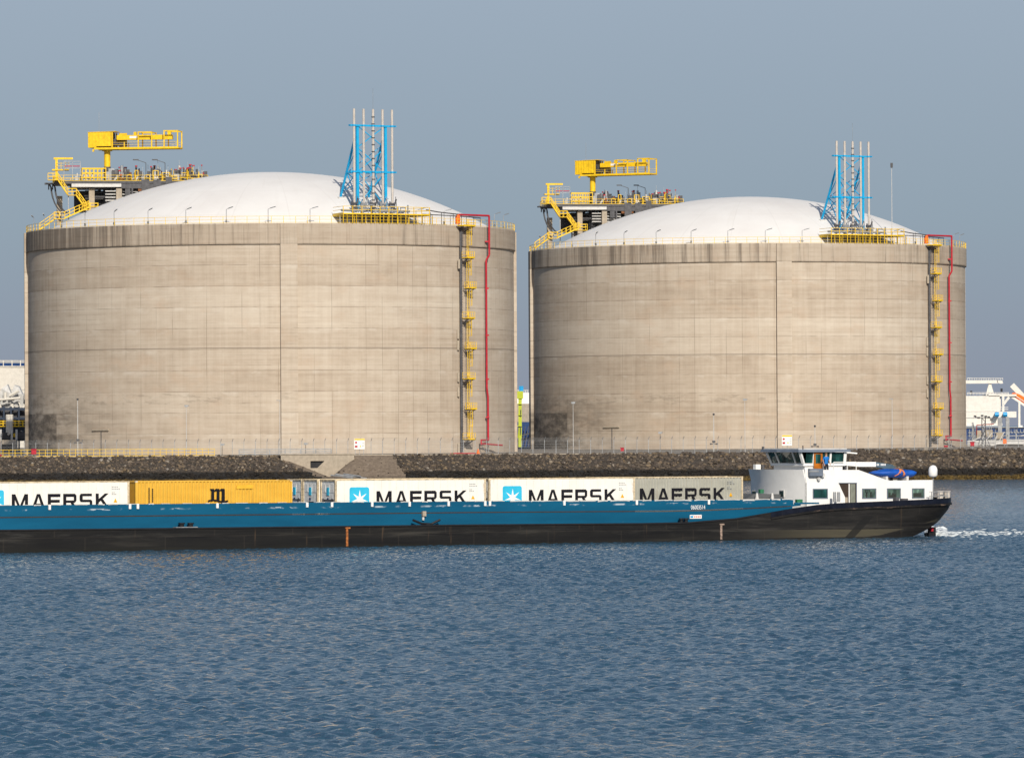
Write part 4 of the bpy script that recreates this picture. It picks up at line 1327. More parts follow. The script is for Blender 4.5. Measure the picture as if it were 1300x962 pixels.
auto_smooth(b.build('hull', M['hull'], barge), 30)
# deck plate (one lower for the side decks and the after deck)
vs = []; rows = []
for s in st:
    b_ = half(s) - 0.03; dz = 0.03 if s < 22 else 0.42
    vs += [(s, YM - max(b_, .02), zdeck(s) - dz), (s, YM + max(b_, .02), zdeck(s) - dz)]
fs = [(2*i, 2*i+2, 2*i+3, 2*i+1) for i in range(len(st) - 1)]
MB().add(vs, fs).build('deck', M['deck'], barge)
M['bulwark'] = paint('blue_black_bulwark', (0.005, 0.007, 0.016), 0.45, var=0.2, dirt=(0.05, 0.045, 0.04), dirt_amt=0.25, spec=0.25)
# fender strip round the after hull
b = MB()
pts = [s for s in st if s >= 24]
for sg in (-1, 1):
    b = MB()
    for a, c in zip(pts[:-1], pts[1:]):
        p = Vector((a, YM + sg * (half(a) + 0.03), zdeck(a) - 0.44)); q = Vector((c, YM + sg * (half(c) + 0.03), zdeck(c) - 0.44))
        b.beam(p, q, 0.14, 0.14)
    b.build('fender_strip', M['hull'], barge)
    vs = []; fs = []
    for i, a in enumerate(pts):
        h_ = half(a) + 0.022
        vs += [(a, YM + sg * h_, zdeck(a) - 0.36), (a, YM + sg * h_, zdeck(a) + 0.03), (a, YM + sg * (h_ - 0.06), zdeck(a) + 0.03)]
        if i: fs += [(3*i-3, 3*i, 3*i+1, 3*i-2), (3*i-2, 3*i+1, 3*i+2, 3*i-1)]
    MB().add(vs, fs).build('bulwark', M['bulwark'], barge)
# gunwale rail along the deck edge
pts = [-56 + 2 * i for i in range(41)]
for sg in (-1, 1):
    b = MB()
    for a, c in zip(pts[:-1], pts[1:]):
        b.beam((a, YM + sg * (YM + 0.02), zdeck(a) - 0.05), (c, YM + sg * (YM + 0.02), zdeck(c) - 0.05), 0.09, 0.10)
    b.build('gunwale', M['black'], barge)

# ------------------------------------------------------------------ coaming
YCO = 0.75
sA = -60.0
tops = [LP(px, py, YCO) for px, py in ((0, 641.5), (190, 639.6), (380, 637.8), (600, 636.2), (800, 635.0), (940, 634.2), (1007.5, 633.2))]
rub = [LP(px, py, YCO) for px, py in ((0, 656.6), (190, 654.6), (380, 652.6), (600, 650.2), (750, 649.2), (850, 648.6), (900, 647.4), (950, 645.2), (1004, 642.3))]
mid1 = [p for p in rub]
T0 = Vector((sA, YCO, tops[0].z + 0.05)); R0_ = Vector((sA, YCO, rub[0].z)); 
e2 = LP(1012.5, 639.5, YCO)
def strip(name, up_, lo_, y0, th):
    # upright plate between two polylines sampled along s
    import bisect
    ss_ = sorted(set([round(p.x, 4) for p in up_] + [round(p.x, 4) for p in lo_]))
    def ev(pl, s):
        if s <= pl[0].x: return pl[0].z
        for p, q in zip(pl[:-1], pl[1:]):
            if p.x <= s <= q.x: return p.z + (q.z - p.z) * (s - p.x) / (q.x - p.x)
        return pl[-1].z
    lo_s, hi_s = max(up_[0].x, lo_[0].x), min(up_[-1].x, lo_[-1].x)
    ss_ = [s for s in ss_ if lo_s - 1e-3 <= s <= hi_s + 1e-3]
    b = MB(); vs = []
    for s in ss_:
        zu, zl = ev(up_, s), ev(lo_, s)
        vs += [(s, y0, zl), (s, y0, zu), (s, y0 + th, zu), (s, y0 + th, zl)]
    fs = []
    for i in range(len(ss_) - 1):
        a = 4 * i; c = a + 4
        fs += [(a, c, c+1, a+1), (a+1, c+1, c+2, a+2), (a+2, c+2, c+3, a+3), (a+3, c+3, c, a)]
    fs += [(0, 1, 2, 3), tuple(4 * (len(ss_) - 1) + k for k in (3, 2, 1, 0))]
    b.add(vs, fs)
    return b
def zsh(pl, d): return [p + Vector((0, 0, d)) for p in pl]
up1 = [T0] + tops; lo1 = [R0_] + rub + [Vector((tops[-1].x + 0.3, YCO, rub[-1].z - 0.02))]
b1 = strip('coaming', up1, zsh(lo1, 0.04), YCO + 0.06, 0.12)
b1.build('upper_coaming', M['coaming'], barge)
dl = [Vector((s, YCO, zdeck(s) - 0.05)) for s in [sA, -50, -36] + [p[0] for p in DE if -36 < p[0] < S_at(1003, 0)]] + [Vector((S_at(1006, YCO), YCO, zdeck(S_at(1003, 0)) - 0.05))]
b2 = strip('coaming', zsh(lo1, -0.04), dl, YCO, 0.14)
b2.build('lower_coaming', M['coaming'], barge)
b = MB()
pl = [R0_] + rub
for p, q in zip(pl[:-1], pl[1:]): b.beam((p.x, YCO + 0.04, p.z), (q.x, YCO + 0.04, q.z), 0.14, 0.06)
b.build('rub_rail', paint('dark_brown_rail', (0.05, 0.035, 0.03), 0.7), barge)
b = MB(); p = rub[-1]
b.beam((p.x - 0.3, YCO + 0.1, p.z + 0.02), (e2.x + 0.3, YCO + 0.1, e2.z - 0.05), 0.12, 0.16)
b.box((S_at(1009, YCO), YCO, Z_at(1020, 639.8, YCO)), (S_at(1040, YCO), YCO + 0.1, Z_at(1020, 637.6, YCO)))
b.build('bulwark_plate', M['coaming'], barge)
# far side and ends of the hold
yf = BW - YCO
b = MB(); b.box((sA, yf - 0.14, 1.4), (tops[-1].x, yf, ZTOP - 0.02)); b.box((tops[-1].x - 0.12, YCO + 0.2, 1.4), (tops[-1].x, yf - 0.15, ZTOP - 0.05)); b.box((sA, YCO + 0.2, 1.4), (sA + 0.12, yf - 0.15, ZTOP))
b.build('far_coaming', M['coaming'], barge)
# white top edge, worn into segments
rnd = random.Random(21)
b = MB(); s = sA
def ztop(s):
    pl = up1
    for p, q in zip(pl[:-1], pl[1:]):
        if p.x <= s <= q.x: return p.z + (q.z - p.z) * (s - p.x) / (q.x - p.x)
    return pl[-1].z
smax = tops[-1].x
while s < smax - 0.3:
    right = s > S_at(640, YCO)
    L_ = rnd.uniform(0.3, 1.0) if not right else rnd.uniform(0.7, 2.2)
    L_ = min(L_, smax - 0.02 - s)
    h = rnd.uniform(0.03, 0.09) if not right else rnd.uniform(0.07, 0.16)
    z = ztop(s + L_ / 2)
    if L_ > 0.1:
        nseg = max(2, int(L_ / 0.25)); pts = []
        for i in range(nseg + 1):
            pts.append((s + L_ * i / nseg, YCO + 0.04, z + 0.025 - h * (0.6 + 0.4 * rnd.random()) * (0.7 if 0 < i < nseg else 1)))
        b.prism([(s, YCO + 0.04, z + 0.035), (s + L_, YCO + 0.04, z + 0.035)] + pts[::-1], (0, 0.10, 0))
    s += L_ + (rnd.uniform(0.25, 1.3) if not right else rnd.uniform(0.0, 0.30))
b.build('worn_top_edge', M['pale'], barge)
for px in (63, 165, 175, 276, 390, 421.5, 472.5, 520, 569.5, 616, 622, 716.5, 808.5, 900):
    s = S_at(px, YCO); z = ztop(s)
    MB().box((s - 0.085, YCO - 0.03, z - 0.33), (s + 0.085, YCO + 0.055, z + 0.02)).build('coaming_bracket', M['white'], barge)
# bollards on the side deck
def bollard(px, py0, py1, w):
    p = LP(px, py0, 0.3); q = LP(px, py1, 0.3); r = w / 2
    b = MB().tube((p.x, 0.35, zdeck(p.x) - 0.04), (p.x, 0.35, q.z), r, 10)
    b.tube((p.x, 0.35, q.z - 0.1), (p.x, 0.35, q.z), r + 0.07, 10)
    b.build('bollard', M['black'], barge)
for px in (231, 242.5, 865.5, 871.5): bollard(px, 669, 663.3 if px < 300 else 657.5, 0.34 if px < 300 else 0.26)
b = MB().box((S_at(224, 0), 0.1, zdeck(-22) - 0.03), (S_at(252, 0), 0.6, zdeck(-22) + 0.05)); b.build('bollard_plate', M['galv'], barge)
p = LP(543, 664, 0.2)
b = MB().path([(p.x - 1.2, 0.2, p.z + 0.25), (p.x - 0.5, 0.2, p.z - 0.02), (p.x + 0.3, 0.2, p.z - 0.06), (p.x + 1.0, 0.2, p.z + 0.25)], 0.09, 6)
b.beam((p.x, 0.2, zdeck(p.x)), (p.x, 0.2, p.z), 0.3, 0.2)
b.build('fairlead', M['black'], barge)
p = LP(537.3, 655, YCO)
b = MB().box((p.x - 0.14, YCO - 0.22, p.z), (p.x + 0.14, YCO - 0.02, p.z + 0.36)); b.build('deck_lamp', M['beige'], barge)
p = LP(536.5, 660, YCO)
MB().tube((p.x, YCO - 0.1, p.z), (p.x, YCO - 0.1, p.z + 0.22), 0.09, 8).build('mooring_eye', M['pale'], barge)
M['mark_or'] = paint('orange_draft_mark', (0.36, 0.12, 0.03), 0.6, var=0.35, scale=6)
M['mark_wh'] = paint('faded_draft_mark', (0.33, 0.24, 0.19), 0.6, var=0.35, scale=6)
for px, y0, y1, mt in ((440.5, 668.5, 693, 'mark_or'), (915.5, 664, 684.5, 'mark_wh')):
    a, c = LP(px, y0, -0.01), LP(px, y1, -0.01)
    b = MB().box((a.x - 0.085, -0.03, c.z), (a.x + 0.085, -0.006, a.z - 0.12)); b.box((a.x - 0.14, -0.08, a.z - 0.13), (a.x + 0.24, 0.0, a.z - 0.03))
    b.build('draft_mark', M[mt], barge)
# registration number and small notice on the coaming
def text_mesh(txt, name, size, mat, parent, loc, squash=1.0, ext=0.006):
    cu = bpy.data.curves.new(name, 'FONT'); cu.body = txt; cu.size = size; cu.extrude = ext
    o = bpy.data.objects.new(name, cu); COL.objects.link(o)
    bpy.context.view_layer.update()
    me = bpy.data.meshes.new_from_object(o.evaluated_get(bpy.context.evaluated_depsgraph_get()))
    bpy.data.objects.remove(o)
    for vtx in me.vertices:
        x, y, z = vtx.co
        vtx.co = (x * squash, -z, y)
    me.materials.clear(); me.materials.append(mat); me.name = name
    o = bpy.data.objects.new(name, me); COL.objects.link(o); o.parent = parent; o.location = loc
    return o
p = LP(877.5, 646.3, YCO)
text_mesh('06003514', 'registration_number', 0.44, M['white'], barge, (p.x, YCO + 0.06 - 0.012, p.z), 0.70)
a, c = LP(875.5, 653.4, YCO), LP(890.5, 657.9, YCO)
b = MB().box((a.x, YCO - 0.04, c.z), (c.x, YCO - 0.004, a.z)); o_ = b.build('notice_plate', M['white'], barge)
dx = c.x - a.x; dz = a.z - c.z
MB().box((a.x + 0.04 * dx, YCO - 0.052, c.z + 0.25 * dz), (a.x + 0.28 * dx, YCO - 0.041, c.z + 0.75 * dz)).build('blue_mark', M['skyblue'], o_)
b = MB()
for i in range(4): b.box((a.x + (0.36 + 0.15 * i) * dx, YCO - 0.052, c.z + 0.3 * dz), (a.x + (0.46 + 0.15 * i) * dx, YCO - 0.041, c.z + 0.7 * dz))
b.build('red_mark', paint('faded_red_print', (0.6, 0.18, 0.14), 0.5), o_)
# hold floor
ZF = Z_at(522, 607.6, 1.35) - 2.9
MB().box((sA + 0.15, YCO + 0.22, ZF - 0.06), (tops[-1].x - 0.15, yf - 0.16, ZF - 0.004)).build('hold_floor', M['deck'], barge)

# ------------------------------------------------------------------ deckhouse
YH0, YH1 = 1.7, 9.7
house = barge
def poly_wall(pts, y, th, name, mat, parent):
    return MB().prism([LP(px, py, y) for px, py in pts], (0, th, 0)).build(name, mat, parent)
side = [(1022, 646), (1184, 641), (1184, 609), (1128, 610), (1090, 596.3), (1022, 596.3)]
poly_wall(side, YH0, 0.12, 'deckhouse_wall', M['housewhite'], house)
pts = [LP(px, py, YH0) for px, py in side]
MB().prism([p + Vector((0, YH1 - YH0 - 0.12, 0)) for p in pts], (0, 0.12, 0)).build('deckhouse_wall', M['housewhite'], house)
sF = LP(1022, 620, YH0).x; sB = LP(1184, 620, YH0).x
zA = LP(1184, 609, YH0).z; zTop = LP(1022, 596.3, YH0).z
s1 = LP(1128, 610, YH0).x; z1 = LP(1128, 610, YH0).z; s2 = LP(1090, 596.3, YH0).x
zdk = zTop - 0.48
MB().prism([(sF, YH0 + 0.13, zdk), (s2 + 0.5, YH0 + 0.13, zdk), (s1, YH0 + 0.13, z1 - 0.08), (sB - 0.02, YH0 + 0.13, zA - 0.08), (sB - 0.02, YH0 + 0.13, zA - 0.18), (s1, YH0 + 0.13, z1 - 0.18), (s2 + 0.5, YH0 + 0.13, zdk - 0.1), (sF, YH0 + 0.13, zdk - 0.1)], (0, YH1 - YH0 - 0.26, 0)).build('deckhouse_roof', M['pale'], house)
MB().box((sB - 0.12, YH0 + 0.13, 2.0), (sB - 0.004, YH1 - 0.13, zA - 0.01)).build('deckhouse_wall', M['housewhite'], house)
# curved front, flared above the crease
vs = []; nseg = 18
zc_ = Z_at(1021, 611, YH0)
lv = [(2.0, 0.0), (zc_, 0.0), (zTop + 0.02, -0.34)]
for (z, ds) in lv:
    for i in range(nseg + 1):
        y = YH0 + (YH1 - YH0) * i / nseg
        k = (y - YM) / (YH1 - YM)
        vs.append((sF + 0.02 - 0.9 * (1 - k * k) + ds * (1 - 0.35 * k * k), y, z - (0.10 * (1 - k * k) if z == zc_ else 0)))
m_ = nseg + 1; fs = []
for j in range(2):
    for i in range(nseg): fs.append((j*m_+i, (j+1)*m_+i, (j+1)*m_+i+1, j*m_+i+1))
nb = len(vs)
vs2 = [(x + 0.10, y, z) for x, y, z in vs]
fs2 = [tuple(reversed([i + nb for i in f])) for f in fs]
fs3 = [(2*m_ + i, 2*m_ + i + nb, 2*m_ + i + 1 + nb, 2*m_ + i + 1) for i in range(nseg)]
for j in range(2):
    fs3.append((j*m_, j*m_ + nb, (j+1)*m_ + nb, (j+1)*m_)); e_ = nseg
    fs3.append((j*m_ + e_, (j+1)*m_ + e_, (j+1)*m_ + e_ + nb, j*m_ + e_ + nb))
auto_smooth(MB().add(vs + vs2, fs + fs2 + fs3).build('deckhouse_front', M['housewhite'], house), 20)
MB().box((sF - 0.05, YH0 + 0.6, zdk + 0.05), (sF + 0.5, YH1 - 0.6, zdk + 0.12)).build('deckhouse_roof', M['pale'], house)
# small square windows low in the front, with white surrounds
for yy in (8.2, 3.9):
    k = (yy - YM) / (YH1 - YM); sx = sF + 0.02 - 0.9 * (1 - k * k)
    z0 = Z_at(997, 630, yy); z1_ = z0 + 0.42
    f = MB().box((sx - 0.05, yy - 0.35, z0 - 0.06), (sx + 0.02, yy + 0.35, z1_ + 0.06)).build('front_window', M['pale'], house)
    MB().box((sx - 0.07, yy - 0.29, z0), (sx - 0.052, yy + 0.29, z1_)).build('pane', M['glass'], f)
# windows and doorway of the side
def side_window(px0, px1, py0, py1, mat='glass_lt', extra=None):
    a, c = LP(px0, py0, YH0), LP(px1, py1, YH0)
    f = MB(); w = 0.07
    f.box((a.x - w, YH0 - 0.035, c.z - w), (c.x + w, YH0 - 0.004, c.z)); f.box((a.x - w, YH0 - 0.035, a.z), (c.x + w, YH0 - 0.004, a.z + w))
    f.box((a.x - w, YH0 - 0.035, c.z), (a.x, YH0 - 0.004, a.z)); f.box((c.x, YH0 - 0.035, c.z), (c.x + w, YH0 - 0.004, a.z))
    fr = f.build('window', M['greyblue'], house)
    MB().box((a.x, YH0 - 0.018, c.z), (c.x, YH0 - 0.005, a.z)).build('pane', M[mat], fr)
    if extra: extra(a, c, fr)
    return fr
M['curtain'] = paint('dark_curtain', (0.03, 0.035, 0.03), 0.8)
def pots(a, c, fr):
    w = c.x - a.x; b = MB()
    for k in (0.28, 0.62):
        x = a.x + w * k
        b.lathe([(0.0, 0.0), (0.07, 0.0), (0.10, 0.22), (0.0, 0.22)], 8, c=(x, 0)); 
    b.v = [(x, YH0 - 0.03 + y * 0.08, c.z + 0.02 + z) for x, y, z in b.v]
    for k in (0.28, 0.62):
        x = a.x + w * k
        for j in range(5):
            b.beam((x, YH0 - 0.03, c.z + 0.22), (x + 0.12 * math.sin(j * 1.3), YH0 - 0.03, c.z + 0.34 + 0.07 * j), 0.05, 0.02)
    b.build('pot_plants', M['curtain'], fr)
def plantrow(a, c, fr):
    b = MB(); r_ = random.Random(2)
    for j in range(9):
        x = a.x + (c.x - a.x) * (0.08 + 0.6 * j / 9)
        b.beam((x, YH0 - 0.03, c.z + 0.01), (x + 0.05, YH0 - 0.03, c.z + 0.2 + 0.2 * r_.random()), 0.07, 0.02)
    b.build('window_plants', M['curtain'], fr)
def blind(a, c, fr):
    MB().box((a.x + 0.05, YH0 - 0.026, c.z + 0.02), (c.x - 0.22, YH0 - 0.020, c.z + (a.z - c.z) * 0.55)).build('dark_blind', M['curtain'], fr)
side_window(1032.6, 1049.8, 621.3, 631.6, 'glass')
side_window(1095.2, 1111.3, 621.0, 631.6, 'glass_lt', pots)
side_window(1126.8, 1142.4, 620.8, 631.6, 'glass_lt', plantrow)
side_window(1158.6, 1172.6, 620.8, 631.2, 'glass_lt', blind)
a, c = LP(1065, 613.5, YH0), LP(1086.5, 637.6, YH0)
w = c.x - a.x; h = a.z - c.z
def dp(fx, fz, y): return (a.x + w * fx, y, c.z + h * fz)
M['dkin'] = paint('painted_interior_shade', (0.045, 0.03, 0.022), 0.8)
d = MB().prism([dp(0, 1, YH0 - 0.02), dp(0.08, 0.83, YH0 - 0.02), dp(0.38, 0.25, YH0 - 0.02), dp(0.38, 0, YH0 - 0.02), dp(1, 0, YH0 - 0.02), dp(1, 1, YH0 - 0.02)], (0, 0.015, 0)).build('doorway_shade', M['dkin'], house)  # dark panel on the solid wall, painted as the shade inside an open door
MB().box(dp(0.56, 0.0, YH0 - 0.05), dp(0.62, 0.98, YH0 - 0.021)).build('door_jamb', M['white'], d)
MB().box(dp(0.66, 0.0, YH0 - 0.04), dp(0.95, 0.97, YH0 - 0.021)).build('inner_door', paint('grey_green_door', (0.20, 0.21, 0.17), 0.5), d)
MB().box(dp(0.36, 0.0, YH0 - 0.04), dp(0.5, 0.28, YH0 - 0.021)).build('coat', M['beige'], d)
MB().box(dp(-0.02, 1.0, YH0 - 0.09), dp(1.04, 1.04, YH0 - 0.003)).build('drip_strip', M['greyblue'], d)
MB().box(dp(1.0, -0.02, YH0 - 0.07), dp(1.04, 1.0, YH0 - 0.003)).build('door_edge', M['greyblue'], d)
MB().box((sF + 0.05, YH0 - 0.03, 2.4), (sF + 0.12, YH0 - 0.003, LP(1022, 613, YH0).z)).build('corner_seam', M['galv'], house)
# lockers hanging on the side wall below the wheelhouse
a, c = LP(1025.5, 594.8, YH0), LP(1042, 604.0, YH0)
MB().box((a.x, YH0 - 0.35, c.z), (c.x, YH0 - 0.003, a.z)).build('deck_locker', M['greyblue'], house)
MB().box((a.x - 0.1, YH0 - 0.38, c.z + 0.3), (c.x - 0.4, YH0 - 0.36, a.z - 0.12)).build('vent_grille', M['galv'], house)
p = LP(1043, 603, YH0)
MB().tube((p.x, YH0 - 0.25, p.z), (p.x, YH0 - 0.03, p.z), 0.16, 10).build('floodlight', M['pale'], house)
p = LP(1038, 608, YH0)
MB().tube((p.x, YH0 - 0.25, p.z), (p.x, YH0 - 0.03, p.z + 0.05), 0.13, 10).build('floodlight', M['pale'], house)
p = LP(1063.5, 637, 0.6)
b = MB()
for dx in (-0.18, 0.18): b.tube((p.x + dx, 0.75, p.z), (p.x + dx, 0.75, p.z + 0.75), 0.12, 8)
b.build('mooring_bitts', M['galv'], barge)
p = LP(1143, 634.6, 0.6)
b = MB(); b.box((p.x - 0.6, 0.3, p.z - 0.2), (p.x - 0.3, 0.7, p.z + 0.22)); b.box((p.x + 0.0, 0.3, p.z - 0.2), (p.x + 0.5, 0.7, p.z + 0.12))
b.build('deck_fitting', M['dkgrey'], barge)

# ------------------------------------------------------------------ wheelhouse
YW0, YW1 = 3.3, 8.1
wh = barge
A0 = LP(1020.5, 588.0, YW0); A1 = LP(1072, 587.2, YW0); ZT = Z_at(1045, 574.0, YW0); ZB = A0.z
wf, wa = A0.x, A1.x
FL = 0.35
# lower body (sinks into the house) and sill
MB().box((wf + 0.15, YW0 + 0.12, zdk - 0.3), (wa - 0.1, YW1 - 0.12, ZB - 0.18)).build('wheelhouse_body', M['housewhite'], wh)
MB().box((wf - 0.05, YW0 - 0.02, ZB - 0.20), (wa + 0.04, YW1 + 0.02, ZB)).build('wheelhouse_sill', M['housewhite'], wh)
# front panes lean outwards
def front_pt(fy, fz, d=0.0):
    z = ZB + (ZT - ZB) * fz; y0 = YW0 - 0.0 - 0.12 * fz; y1 = YW1 + 0.12 * fz
    return Vector((wf - FL * fz - d, y0 + (y1 - y0) * fy, z))
for f0, f1 in ((0.02, 0.22), (0.245, 0.72), (0.745, 0.98)):
    MB().prism([front_pt(f0, 0.02), front_pt(f1, 0.02), front_pt(f1, 0.99), front_pt(f0, 0.99)], (0.05, 0, 0)).build('wheelhouse_window', M['glass'], wh)
for f0 in (0.01, 0.232, 0.732, 0.99):
    b = MB(); b.beam(front_pt(f0, 0, 0.02), front_pt(f0, 1, 0.02), 0.10 if 0.1 < f0 < 0.9 else 0.22, 0.14)
    b.build('wheelhouse_pillar', M['housewhite'], wh)
def side_pt(px, fz, y): 
    s = LP(px, 581, YW0).x
    return Vector((s - 0 * fz, y - 0.12 * fz, ZB + (ZT - ZB) * fz))
for px0, px1 in ((1022.8, 1031.2), (1043.5, 1052.4), (1055.2, 1070.5)):
    for y in (YW0, YW1 - 0.05):
        MB().prism([side_pt(px0, 0.02, y), side_pt(px1, 0.02, y), side_pt(px1, 0.99, y), side_pt(px0, 0.99, y)], (0, 0.05, 0)).build('wheelhouse_window', M['glass'], wh)
for px, w in ((1053.6, 0.16), (1072, 0.24), (1032, 0.1)):
    for y in (YW0 + 0.02, YW1 - 0.02): MB().beam(side_pt(px, -0.02, y), side_pt(px, 1, y), w, 0.12).build('wheelhouse_pillar', M['housewhite'], wh)
MB().prism([(wa, YW0 + 0.1, ZB), (wa + 0.04, YW0 + 0.1, ZB), (wa + 0.04, YW0 + 0.1, ZT), (wa, YW0 + 0.1, ZT)], (0, YW1 - YW0 - 0.2, 0)).build('wheelhouse_window', M['glass'], wh)
# orange wooden door standing open
a, c = LP(1032.6, 574.2, YW0 - 0.08), LP(1043.2, 596, YW0 - 0.08)
d = MB()
y0 = YW0 - 0.20
w_ = c.x - a.x; hz = a.z - c.z
d.box((a.x, y0, c.z), (a.x + 0.17 * w_, y0 + 0.05, a.z)); d.box((c.x - 0.2 * w_, y0, c.z), (c.x, y0 + 0.05, a.z))
d.box((a.x + 0.17 * w_, y0, c.z), (c.x - 0.2 * w_, y0 + 0.05, c.z + 0.36 * hz)); d.box((a.x + 0.17 * w_, y0, a.z - 0.1 * hz), (c.x - 0.2 * w_, y0 + 0.05, a.z))
dr = d.build('wheelhouse_door', M['wood'], wh)
MB().box((a.x + 0.17 * w_, y0 + 0.02, c.z + 0.36 * hz), (c.x - 0.2 * w_, y0 + 0.035, a.z - 0.1 * hz)).build('pane', M['glass'], dr)
MB().box((c.x - 0.12 * w_, y0 - 0.06, c.z + 0.42 * hz), (c.x - 0.06 * w_, y0 - 0.003, c.z + 0.5 * hz)).build('handle', M['steel'], dr)
# roof
R0a = LP(968.5, 574, YW1 + 0.5).x
rf = MB()
zr0 = ZT + 0.02
def rloop(z, g, fwd, aft): 
    return [(wf - fwd, YW0 - g, z), (wf - fwd - 0.0, YM - 1.5, z), (wf - fwd - 0.25, YM, z), (wf - fwd, YM + 1.5, z), (wf - fwd, YW1 + g, z), (wa + aft, YW1 + g, z), (wa + aft, YW0 - g, z)]
lo = rloop(zr0, 0.40, 0.72, 0.35); hi = rloop(zr0 + 0.20, 0.36, 0.68, 0.30)
rf.add(lo + hi, [tuple(range(7)), tuple(range(13, 6, -1))] + [(k, 7 + k, 7 + (k+1) % 7, (k+1) % 7) for k in range(7)])
rf = rf.build('wheelhouse_roof', M['greyblue'], wh)
b = MB(); b.box((wf - 0.6, YW0 - 0.2, zr0 + 0.2), (wa + 0.1, YW1 + 0.2, zr0 + 0.28)); b.build('roof_top', M['pale'], rf)
p = LP(970, 569, YM)
MB().tube((wf - 0.6, YW1 + 0.2, zr0 + 0.2), (wf - 0.6, YW1 + 0.2, zr0 + 0.42), 0.10, 8).build('navigation_light', M['dkgrey'], wh)
MB().tube((wf - 0.2, YW0 - 0.2, zr0 + 0.2), (wf - 0.2, YW0 - 0.2, zr0 + 0.5), 0.05, 6).build('navigation_light', M['dkgrey'], wh)
b = MB(); b.beam((wa + 0.4, YM, zr0 + 0.05), (wa + 2.6, YM, zr0 - 0.12), 0.12, 0.10); b.build('antenna_arm', M['white'], wh)
MB().tube((wa + 0.85, YM, zr0 - 0.6), (wa + 0.85, YM, zr0 - 0.3), 0.14, 8).build('deck_light', M['orange'], wh)
b = MB()
for x in (wa + 0.3, wa - 0.5, wf + 1.9): b.beam((x, YH0 + 0.4, zdk), (x, YH0 + 0.4, zdk + 1.05), 0.05)
b.beam((wf + 1.9, YH0 + 0.4, zdk + 1.05), (wa + 0.3, YH0 + 0.4, zdk + 1.05), 0.05)
b.build('gangway_rail', M['white'], wh)
# searchlight box ahead of the wheelhouse
p = LP(961, 598, 8.0)
b = MB().box((p.x - 0.22, 7.8, p.z + 0.05), (p.x + 0.22, 8.2, p.z + 0.52)); b.tube((p.x, 8.0, zdk), (p.x, 8.0, p.z + 0.1), 0.06, 6)
b.build('signal_box', M['white'], house)
p = LP(968.5, 598, 8.0)
MB().tube((p.x, 8.0, zdk), (p.x, 8.0, p.z + 0.5), 0.14, 8).build('vent_pipe', M['dkgrey'], house)

# cargo boom lying aft of the wheelhouse
yb = 5.0
a, c = LP(1072, 586, yb), LP(1112, 592.5, yb)
b = MB().prism([LP(1072, 586.2, yb), LP(1112, 586.2, yb), LP(1112, 592.2, yb), LP(1092, 592.2, yb), LP(1072, 590.6, yb)], (0, 0.6, 0))
bm = b.build('cargo_boom', M['housewhite'], barge)
MB().prism([LP(1112.2, 586.4, yb + .06), LP(1133, 589.5, yb + .06), LP(1140, 595.5, yb + .06), LP(1128, 596.0, yb + .06), LP(1112.2, 592.0, yb + .06)], (0, 0.45, 0)).build('boom_tip', M['paleblue'], bm)
b = MB(); 
for i in range(7):
    if i == 2: continue
    p = LP(1113 + 1.7 * i, 590.6 , yb + 0.05); b.box((p.x, yb + 0.035, p.z - 0.02), (p.x + 0.075, yb + 0.059, p.z + 0.13))
b.build('boom_lettering', M['white'], bm)
b = MB(); p = LP(1076, 594, yb); b.beam((p.x, yb + 0.3, zdk - 0.2), (p.x, yb + 0.3, p.z + 0.3), 0.3); p = LP(1134, 597, yb); b.beam((p.x, yb + 0.3, zA - 0.3), (p.x, yb + 0.3, p.z + 0.1), 0.2)
b.build('boom_support', M['dkgrey'], bm)
# radome
p = LP(1184.5, 604, YH0 + 1.0); zr_ = p.z; pt = LP(1184.5, 590.2, YH0 + 1.0).z
hh = pt - zr_
b = MB().lathe([(0.001, zr_ - 0.1), (0.24, zr_ - 0.08), (0.34, zr_ + 0.06), (0.345, zr_ + hh * 0.55), (0.30, zr_ + hh * 0.78), (0.18, zr_ + hh * 0.94), (0.001, zr_ + hh)], 18, c=(p.x, YH0 + 1.0))
rd = b.build('radome', M['housewhite'], barge, smooth=True)
MB().tube((p.x, YH0 + 1.0, zdeck(p.x) - 0.3), (p.x, YH0 + 1.0, zr_ - 0.08), 0.05, 6).build('radome_post', M['galv'], rd)
# mooring drums and rails right aft
for px in (1193.5, 1202.3):
    p = LP(px, 634, 1.6)
    b = MB().tube((p.x, 1.6, zdeck(p.x) - 0.42), (p.x, 1.6, LP(px, 623.2, 1.6).z), 0.24, 14); b.tube((p.x, 1.6, LP(px, 624.0, 1.6).z), (p.x, 1.6, LP(px, 623.0, 1.6).z), 0.29, 14)
    b.build('mooring_bollard', M['steel'], barge)
b = MB(); pz = zdeck(SE - 1)
for x in (SE - 2.4, SE - 1.7, SE - 1.0): b.beam((x, 0.9, pz - 0.4), (x, 0.9, pz + 0.5), 0.05)
for z in (0.18, 0.5): b.beam((SE - 2.6, 0.9, pz + z), (SE - 0.9, 0.9, pz + z), 0.045)
b.build('stern_rail', M['galv'], barge)
